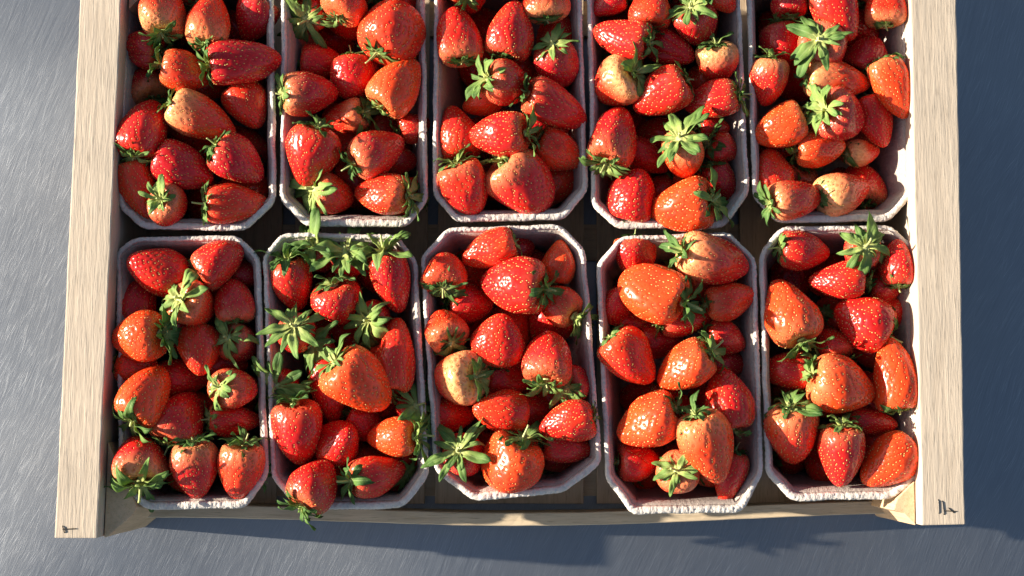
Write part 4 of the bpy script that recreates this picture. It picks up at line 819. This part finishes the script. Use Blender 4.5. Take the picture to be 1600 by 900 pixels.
def ring_mesh(name, outline, prof, mat, seed, rough, cap=False):
    n = len(outline)
    cen = sum(outline, Vector((0, 0))) / n
    nr = []
    for i in range(n):
        d = (outline[(i + 1) % n] - outline[i - 1]).normalized()
        q = Vector((-d.y, d.x))
        if q.dot(cen - outline[i]) < 0:
            q = -q
        nr.append(q)
    # smooth the inward directions so that insets do not pinch at the corners
    for _ in range(3):
        nr = [(nr[i - 1] + nr[i] * 2 + nr[(i + 1) % n]).normalized() for i in range(n)]
    verts, faces = [], []
    for inset, z, amp in prof:
        for i in range(n):
            k = 1 + 0.45 * max(0.0, nr[i].y) * (1 if 0.0024 < inset < 0.0065 else 0)
            p = outline[i] + nr[i] * inset * k
            q = Vector((p.x * 55 + seed, p.y * 55, z * 40))
            q2 = Vector((p.x * 780 + seed, p.y * 780, z * 500))
            a = noise.noise(q) * 0.0008 + noise.noise(q2) * amp
            b = noise.noise(q + Vector((5, 5, 5))) * 0.0007 + noise.noise(q2 + Vector((3, 8, 2))) * amp
            p = p + nr[i] * a
            verts.append((p.x, p.y, z + b))
    m = len(prof)
    for r_ in range(m - 1):
        for i in range(n):
            j = (i + 1) % n
            faces.append((r_ * n + i, r_ * n + j, (r_ + 1) * n + j, (r_ + 1) * n + i))
    if cap:
        c0 = len(verts); verts.append((cen.x, cen.y, prof[0][1])); 
        c1 = len(verts); verts.append((cen.x, cen.y, prof[-1][1]))
        for i in range(n):
            j = (i + 1) % n
            faces.append((c0, j, i))
            faces.append((c1, (m - 1) * n + i, (m - 1) * n + j))
    else:
        for i in range(n):
            j = (i + 1) % n
            faces.append(((m - 1) * n + i, (m - 1) * n + j, j, i))
    me = mesh_from(name, verts, faces, mat, True)
    bm = bmesh.new(); bm.from_mesh(me)
    bmesh.ops.recalc_face_normals(bm, faces=bm.faces)
    bm.to_mesh(me); bm.free()
    return me

for k, (where, poly) in enumerate(PUNNETS):
    pun = empty('punnet', (0, 0, 0))
    tag(pun, 'grey paper pulp tray full of strawberries, ' + where.replace(' punnet', '') + ' of the ten', 'punnet', 'pulp punnets in the crate')
    pun['label'] = 'grey eight-sided paper pulp punnet, ' + where
    out = resample(poly, 640)
    zb = 0.0135
    wall = [(0.0235, zb + 0.003, 0.0002), (0.0215, zb + 0.004, 0.0002), (0.0195, zb + 0.008, 0.0002), (0.0155, 0.045, 0.0003), (0.0105, 0.072, 0.0003),
            (0.0062, RIM - 0.006, 0.0003), (0.0047, RIM - 0.0016, 0.0003), (0.0030, RIM - 0.0016, 0.0002), (0.0042, RIM - 0.0060, 0.0002), (0.0085, 0.072, 0.0003), (0.0135, 0.045, 0.0003),
            (0.0180, zb + 0.005, 0.0002), (0.0205, zb, 0.0001)]
    obj('tray_wall', ring_mesh('tray_wall', out, wall, M_PULP, k * 13.7, 0.0, True), pun)
    rim = [(0.0040, RIM - 0.0018, 0.0003), (0.0033, RIM + 0.0005, 0.0007), (0.0026, RIM + 0.0011, 0.0009), (0.0014, RIM + 0.0009, 0.0009), (0.0004, RIM + 0.0002, 0.0008),
           (0.0000, RIM - 0.0018, 0.0005), (0.0022, RIM - 0.0030, 0.0003)]
    obj('rim', ring_mesh('rim', out, rim, M_RIM, k * 13.7, 0.0), pun)

# ------------------------------------------------------------------ strawberries
def smooth_profile(pts, t):
    ts = [p[0] for p in pts]; rs = [p[1] for p in pts]
    # monotone cubic through the points
    i = int(np.clip(np.searchsorted(ts, t) - 1, 0, len(ts) - 2))
    h = ts[i + 1] - ts[i]; f = (t - ts[i]) / h
    def sl(k):
        if k <= 0 or k >= len(ts) - 1:
            return 0 if k <= 0 else (rs[-1] - rs[-2]) / (ts[-1] - ts[-2])
        return (rs[k + 1] - rs[k - 1]) / (ts[k + 1] - ts[k - 1])
    m0, m1 = sl(i) * h, sl(i + 1) * h
    return (2 * f ** 3 - 3 * f ** 2 + 1) * rs[i] + (f ** 3 - 2 * f ** 2 + f) * m0 + (-2 * f ** 3 + 3 * f ** 2) * rs[i + 1] + (f ** 3 - f ** 2) * m1

# closed outline as (radius, z) polar-like control points from the calyx hollow round to the tip
PROFILES = {
    'cone':  [(0.00, -0.44), (0.12, -0.47), (0.26, -0.495), (0.39, -0.455), (0.465, -0.36), (0.495, -0.23), (0.495, -0.10), (0.445, 0.04), (0.37, 0.18), (0.28, 0.31), (0.185, 0.42), (0.085, 0.485), (0.0, 0.50)],
    'heart': [(0.00, -0.42), (0.12, -0.46), (0.27, -0.50), (0.41, -0.465), (0.485, -0.36), (0.50, -0.22), (0.485, -0.06), (0.435, 0.10), (0.36, 0.24), (0.27, 0.35), (0.17, 0.44), (0.08, 0.49), (0.0, 0.50)],
    'round': [(0.00, -0.45), (0.12, -0.475), (0.25, -0.485), (0.37, -0.435), (0.455, -0.33), (0.495, -0.19), (0.50, -0.04), (0.475, 0.12), (0.415, 0.27), (0.32, 0.39), (0.21, 0.465), (0.10, 0.495), (0.0, 0.50)],
    'wide':  [(0.00, -0.42), (0.14, -0.46), (0.30, -0.495), (0.43, -0.45), (0.495, -0.33), (0.50, -0.18), (0.485, 0.0), (0.44, 0.16), (0.37, 0.30), (0.28, 0.40), (0.18, 0.465), (0.09, 0.495), (0.0, 0.50)],
}
def catmull(P, n):
    P = [np.array(p) for p in P]
    P = [np.array((-P[1][0], P[1][1]))] + P + [np.array((-P[-2][0], P[-2][1]))]
    out = []
    L = len(P) - 3
    for i in range(n + 1):
        t = i / n * L
        k = min(int(t), L - 1); f = t - k
        p0, p1, p2, p3 = P[k:k + 4]
        out.append(0.5 * (2 * p1 + (p2 - p0) * f + (2 * p0 - 5 * p1 + 4 * p2 - p3) * f * f + (3 * p1 - p0 - 3 * p2 + p3) * f ** 3))
    return np.array(out)

def build_variant(kind, seed):
    rg = np.random.RandomState(seed)
    prof = catmull(PROFILES['cone' if kind == 'fan' else kind], 400)
    seg = np.linalg.norm(np.diff(prof, axis=0), axis=1)
    arc = np.concatenate([[0], np.cumsum(seg)]); arc /= arc[-1]
    amp = {'cone': 0.085, 'heart': 0.095, 'round': 0.075, 'wide': 0.12, 'fan': 0.09}[kind]
    off = Vector((seed * 3.1, seed * 1.7, seed * 0.9))
    bend = rg.uniform(-0.10, 0.10, 2)
    lobes = rg.randint(2, 4); ph = rg.uniform(0, 6.28)
    flat = rg.uniform(0.0, 0.10) if kind != 'wide' else 0.0
    def deform(p, phi):
        x, y, z = p
        t = z + 0.5
        s = 1 + amp * noise.noise(Vector((x * 1.7, y * 1.7, z * 1.5)) + off) * 1.6
        s += 0.035 * math.cos(lobes * phi + ph) * (1 - abs(2 * t - 0.7))
        if kind == 'fan':
            s += 0.13 * abs(math.cos(3.5 * phi + ph)) ** 0.6 - 0.09
        if kind == 'wide':
            s += 0.10 * math.cos(2 * phi + ph) * (0.3 + t)
        x, y = x * s, y * s * (1 - flat)
        x += bend[0] * (t - 0.3) ** 2; y += bend[1] * (t - 0.3) ** 2
        z += 0.03 * noise.noise(Vector((x * 2, y * 2, 0)) + off)
        return Vector((x, y, z))
    # seeds on a spiral, evenly over the skin
    rad_mid = 0.5 * (prof[1:, 0] + prof[:-1, 0])
    cum = np.concatenate([[0], np.cumsum(np.maximum(rad_mid, 0.0) * seg)]); cum /= cum[-1]
    NS = 370
    seeds = []
    for i in range(NS):
        a = (i + 0.5) / NS
        if a < 0.035:
            continue
        q = np.interp(a, cum, arc); r_ = np.interp(q, arc, prof[:, 0]); z_ = np.interp(q, arc, prof[:, 1])
        phi = i * 2.399963 + rg.uniform(-0.16, 0.16)
        z_ += rg.uniform(-0.010, 0.010)
        seeds.append((r_ * math.cos(phi), r_ * math.sin(phi), z_, phi))
    sarr = np.array([s[:3] for s in seeds])
    nu, nv = 128, 88
    base, phis, ts = [], [], []
    for j in range(nv + 1):
        q = j / nv
        r_ = max(np.interp(q, arc, prof[:, 0]), 0.0); z_ = np.interp(q, arc, prof[:, 1])
        for i in range(nu):
            phi = 2 * math.pi * i / nu
            base.append((r_ * math.cos(phi), r_ * math.sin(phi), z_)); phis.append(phi); ts.append(z_ + 0.5)
    base = np.array(base)
    d2 = np.empty(len(base))
    for a in range(0, len(base), 1000):
        d2[a:a + 1000] = ((base[a:a + 1000, None, :] - sarr[None]) ** 2).sum(2).min(1)
    dimp = np.exp(-d2 / (2 * 0.0165 ** 2))
    # normals of the undeformed skin of revolution
    tang = np.gradient(prof, axis=0)
    nz = -tang[:, 0]; nr_ = tang[:, 1]
    verts = []
    for k in range(len(base)):
        j = k // nu
        q = j / nv
        a = np.interp(q, arc, nr_); b = np.interp(q, arc, nz); l = math.hypot(a, b) or 1
        a, b = a / l, b / l
        n = (a * math.cos(phis[k]), a * math.sin(phis[k]), b)
        p = base[k] - np.array(n) * dimp[k] * 0.019
        verts.append(deform(p, phis[k]))
    faces = []
    for j in range(nv):
        for i in range(nu):
            i2 = (i + 1) % nu
            faces.append((j * nu + i, j * nu + i2, (j + 1) * nu + i2, (j + 1) * nu + i))
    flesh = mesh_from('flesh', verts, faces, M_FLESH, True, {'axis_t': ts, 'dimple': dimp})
    sv, sf, sh = [], [], []
    for (x, y, z, phi) in seeds:
        r0 = math.hypot(x, y)
        q = np.interp(z, prof[12:, 1], arc[12:]) if z > -0.45 else 0.1
        a = np.interp(q, arc, nr_); b = np.interp(q, arc, nz); l = math.hypot(a, b) or 1
        n = Vector((a / l * math.cos(phi), a / l * math.sin(phi), b / l))
        c = deform(np.array((x, y, z)) - np.array(n) * 0.010, phi)
        e1 = Vector((-math.sin(phi), math.cos(phi), 0)); e2 = n.cross(e1).normalized()
        k0 = len(sv); shade = rg.uniform(0, 1)
        k_ = rg.uniform(0.75, 1.2); lw, ww, hh = 0.0190 * k_, 0.0115 * k_, 0.0110
        sv += [c + e2 * lw, c + e1 * ww, c - e2 * lw * 0.8, c - e1 * ww, c + n * hh, c - n * hh]
        sh += [shade] * 6
        for u in range(4):
            w_ = (u + 1) % 4
            sf += [(k0 + u, k0 + w_, k0 + 4), (k0 + w_, k0 + u, k0 + 5)]
    seeds_me = mesh_from('seeds', sv, sf, M_SEED, True, {'shade': sh})
    top = deform(np.array((0, 0, PROFILES['cone' if kind == 'fan' else kind][0][1])), 0.0)
    return flesh, seeds_me, top

VARIANTS = {'cone': [], 'heart': [], 'round': [], 'wide': [], 'fan': []}
for kd, cnt in (('cone', 6), ('heart', 5), ('round', 3), ('wide', 4), ('fan', 2)):
    for q in range(cnt):
        VARIANTS[kd].append(build_variant(kd, 11 + q * 7 + len(kd) * 3))

def build_sepal(shape, curl, seed):
    """a sepal of length 1 pointing along +x; -z is away from the fruit"""
    rg = random.Random(seed)
    ns = 12
    cross = (-1.0, -0.5, 0.0, 0.5, 1.0)
    top, along, across = [], [], []
    sway = rg.uniform(-0.28, 0.28)
    wavy = rg.uniform(0.02, 0.06)
    for i in range(ns + 1):
        s = i / ns
        if shape == 'lance':
            hw = 0.095 * (math.sin(math.pi * min(1, s ** 0.75 * 0.94 + 0.05))) ** 0.8 + 0.02 * (1 - s)
        elif shape == 'blunt':
            hw = 0.100 * min(1.0, 0.28 + 1.05 * s) * (1 - max(0.0, (s - 0.68) / 0.32) ** 2.2) ** 0.5
        elif shape == 'broad':
            hw = 0.128 * (math.sin(math.pi * min(1, s ** 0.95 * 0.93 + 0.055))) ** 0.7 + 0.02 * (1 - s)
        else:
            hw = 0.072 * (math.sin(math.pi * min(1, s ** 0.7 * 0.94 + 0.05))) ** 0.9 + 0.02 * (1 - s)
        if i == ns:
            hw = 0.008 if shape != 'blunt' else 0.035
        # where the rib runs
        if curl == 'hug':
            ang = -0.25 + 1.15 * s
        elif curl == 'flat':
            ang = -0.22 + 0.40 * s
        elif curl == 'up':
            ang = -0.80 + 0.9 * s ** 2
        else:
            ang = -0.55 + 2.2 * s ** 1.5
        if i == 0:
            px, pz = 0.06, -0.02
        else:
            px += math.cos(ang) / ns * 0.95; pz += math.sin(ang) / ns * 0.95
        for c in cross:
            y = c * hw
            tooth = 0.0
            if shape != 'narrow' and abs(c) == 1.0 and s > 0.35 and i < ns:
                tooth = 0.028 * (1 if i % 2 else -1)
            fold = -0.35 * abs(c) * hw + wavy * math.sin(8 * s + seed) * c - 0.02 * math.sin(13 * s + 2 * seed)
            top.append(Vector((px - math.sin(ang) * fold * 0.3, y + math.copysign(tooth, c) + sway * s * s, pz + fold)))
            along.append(s); across.append(abs(c))
    m = len(cross)
    th = 0.009
    nT = len(top)
    verts = top + [v + Vector((0, 0, th)) for v in top]
    faces = []
    for i in range(ns):
        for j in range(m - 1):
            a = i * m + j
            faces.append((a, a + 1, a + m + 1, a + m))
            faces.append((a + nT, a + m + nT, a + m + 1 + nT, a + 1 + nT))
        for j in (0, m - 1):
            a = i * m + j
            faces.append((a, a + m, a + m + nT, a + nT) if j == 0 else (a, a + nT, a + m + nT, a + m))
    for i in (0, ns):
        for j in range(m - 1):
            a = i * m + j
            faces.append((a, a + nT, a + 1 + nT, a + 1) if i == 0 else (a, a + 1, a + 1 + nT, a + nT))
    return mesh_from('sepal', verts, faces, M_LEAF, True, {'along': along * 2, 'across': across * 2})

SEPALS = {}
sd = 0
for curl in ('hug', 'flat', 'up', 'back'):
    SEPALS[curl] = []
    for shp in ('lance', 'broad', 'blunt', 'narrow', 'lance', 'lance'):
        sd += 1
        SEPALS[curl].append(build_sepal(shp, curl, sd))

def build_core(seed):
    """green button in the middle of the calyx, facing -z"""
    verts, faces = [], []
    n = 14
    prof = [(0.0, -0.085), (0.05, -0.083), (0.10, -0.065), (0.14, -0.03), (0.15, 0.01), (0.10, 0.03), (0.0, 0.03)]
    for r_, z in prof:
        for i in range(n):
            t = 2 * math.pi * i / n
            k = 1 + 0.12 * math.sin(5 * t + seed)
            verts.append((r_ * k * math.cos(t), r_ * k * math.sin(t), z))
    for j in range(len(prof) - 1):
        for i in range(n):
            i2 = (i + 1) % n
            faces.append((j * n + i, (j + 1) * n + i, (j + 1) * n + i2, j * n + i2))
    return mesh_from('calyx', verts, faces, M_STEM, True)
CORES = [build_core(s) for s in (0, 2, 4)]

def build_stem(seed):
    rg = random.Random(seed)
    L = rg.uniform(0.12, 0.30) if seed % 3 else rg.uniform(0.45, 0.7)
    bx, by_ = rg.uniform(-0.3, 0.3), rg.uniform(-0.3, 0.3)
    verts, faces = [], []
    n, k = 8, 8
    for i in range(k + 1):
        t = i / k
        c = Vector((bx * t * t * L, by_ * t * t * L, -0.06 - L * t))
        r_ = 0.045 - 0.012 * t + (0.008 if i == k else 0)
        for j in range(n):
            a = 2 * math.pi * j / n
            verts.append(c + Vector((r_ * math.cos(a), r_ * math.sin(a), 0)))
    for i in range(k):
        for j in range(n):
            j2 = (j + 1) % n
            faces.append((i * n + j, (i + 1) * n + j, (i + 1) * n + j2, i * n + j2))
    faces.append(tuple(k * n + j for j in range(n))[::-1])
    return mesh_from('stem', verts, faces, M_STEM, True)
STEMS = [build_stem(s) for s in range(6)]

GROUP = {'t': 'strawberries heaped in the punnets', 'd': 'strawberries buried in the punnets', 'f': 'strawberries at the far end of the punnets'}
rng = random.Random(42)
for (pi, kind, x, y, z, ang, tilt, L, W, hue, pale, cal, var, label) in BERRIES:
    root = empty('strawberry', (x, y, z))
    tag(root, label, 'strawberry', GROUP[kind])
    a, t = rad(ang), rad(tilt)
    d = Vector((math.cos(a) * math.cos(t), math.sin(a) * math.cos(t), math.sin(t)))
    root.rotation_mode = 'QUATERNION'
    roll = Matrix.Rotation(rng.uniform(0, 6.283), 3, 'Z')
    root.rotation_quaternion = (d.to_track_quat('Z', 'Y').to_matrix() @ roll).to_quaternion()
    asp = L / W
    if var == '':
        var = rng.choice(['cone', 'cone', 'cone', 'heart'] if asp > 1.10 else ['cone', 'cone', 'heart', 'heart', 'round'])
    flesh_me, seed_me, top = rng.choice(VARIANTS[var])
    fl = obj('flesh', flesh_me, root)
    fl.scale = (W, W, L)
    fl['hue'] = min(1.0, max(0.0, hue + rng.uniform(-0.10, 0.10)))
    fl['pale'] = pale
    sdo = obj('seeds', seed_me, fl)
    sdo['kind'] = 'stuff'
    # calyx: cal is the span of its sepals
    cs = cal * 0.5
    cx = obj('calyx', rng.choice(CORES), root, (top.x * W, top.y * W, min(top.z, -0.478) * L - 0.0004))
    cs = max(cs, 0.011)
    cx.scale = (cs, cs, cs)
    cx.rotation_euler = (rng.uniform(-0.15, 0.15), rng.uniform(-0.15, 0.15), 0)
    st = obj('stem', rng.choice(STEMS), cx)
    st.rotation_euler = (0, 0, rng.uniform(0, 6.28))
    ns = rng.randint(12, 17)
    tone = rng.random() if tilt > -40 else rng.uniform(0.55, 1.0)
    style = rng.choice(['up', 'flat', 'up', 'wild', 'wild'])
    if tilt < -40:
        style = rng.choice(['flat', 'flat', 'mixed'])
    if x > 0.235:
        style = 'hug'
    for k in range(ns):
        cu = style if style != 'mixed' else rng.choice(['hug', 'flat', 'up', 'back']) if style == 'mixed' else style
        if cu == 'wild':
            cu = rng.choice(['flat', 'up', 'up', 'back'])
        if rng.random() < 0.22 and x < 0.235:
            cu = rng.choice(['flat', 'up', 'back'])
        sp = obj('sepal', rng.choice(SEPALS[cu]), cx)
        sp['tone'] = min(1.0, max(0.0, tone + rng.uniform(-0.22, 0.22)))
        q = rng.uniform(0.62, 1.18)
        sp.scale = (q, q * rng.uniform(0.85, 1.2), q * rng.choice((1, 1, 0.8)))
        sp.rotation_euler = (rng.uniform(-0.25, 0.25), rng.uniform(-0.2, 0.15), 2 * math.pi * k / ns + rng.uniform(-0.3, 0.3))
        sp.location = (0, 0, -0.012 * (k % 3))
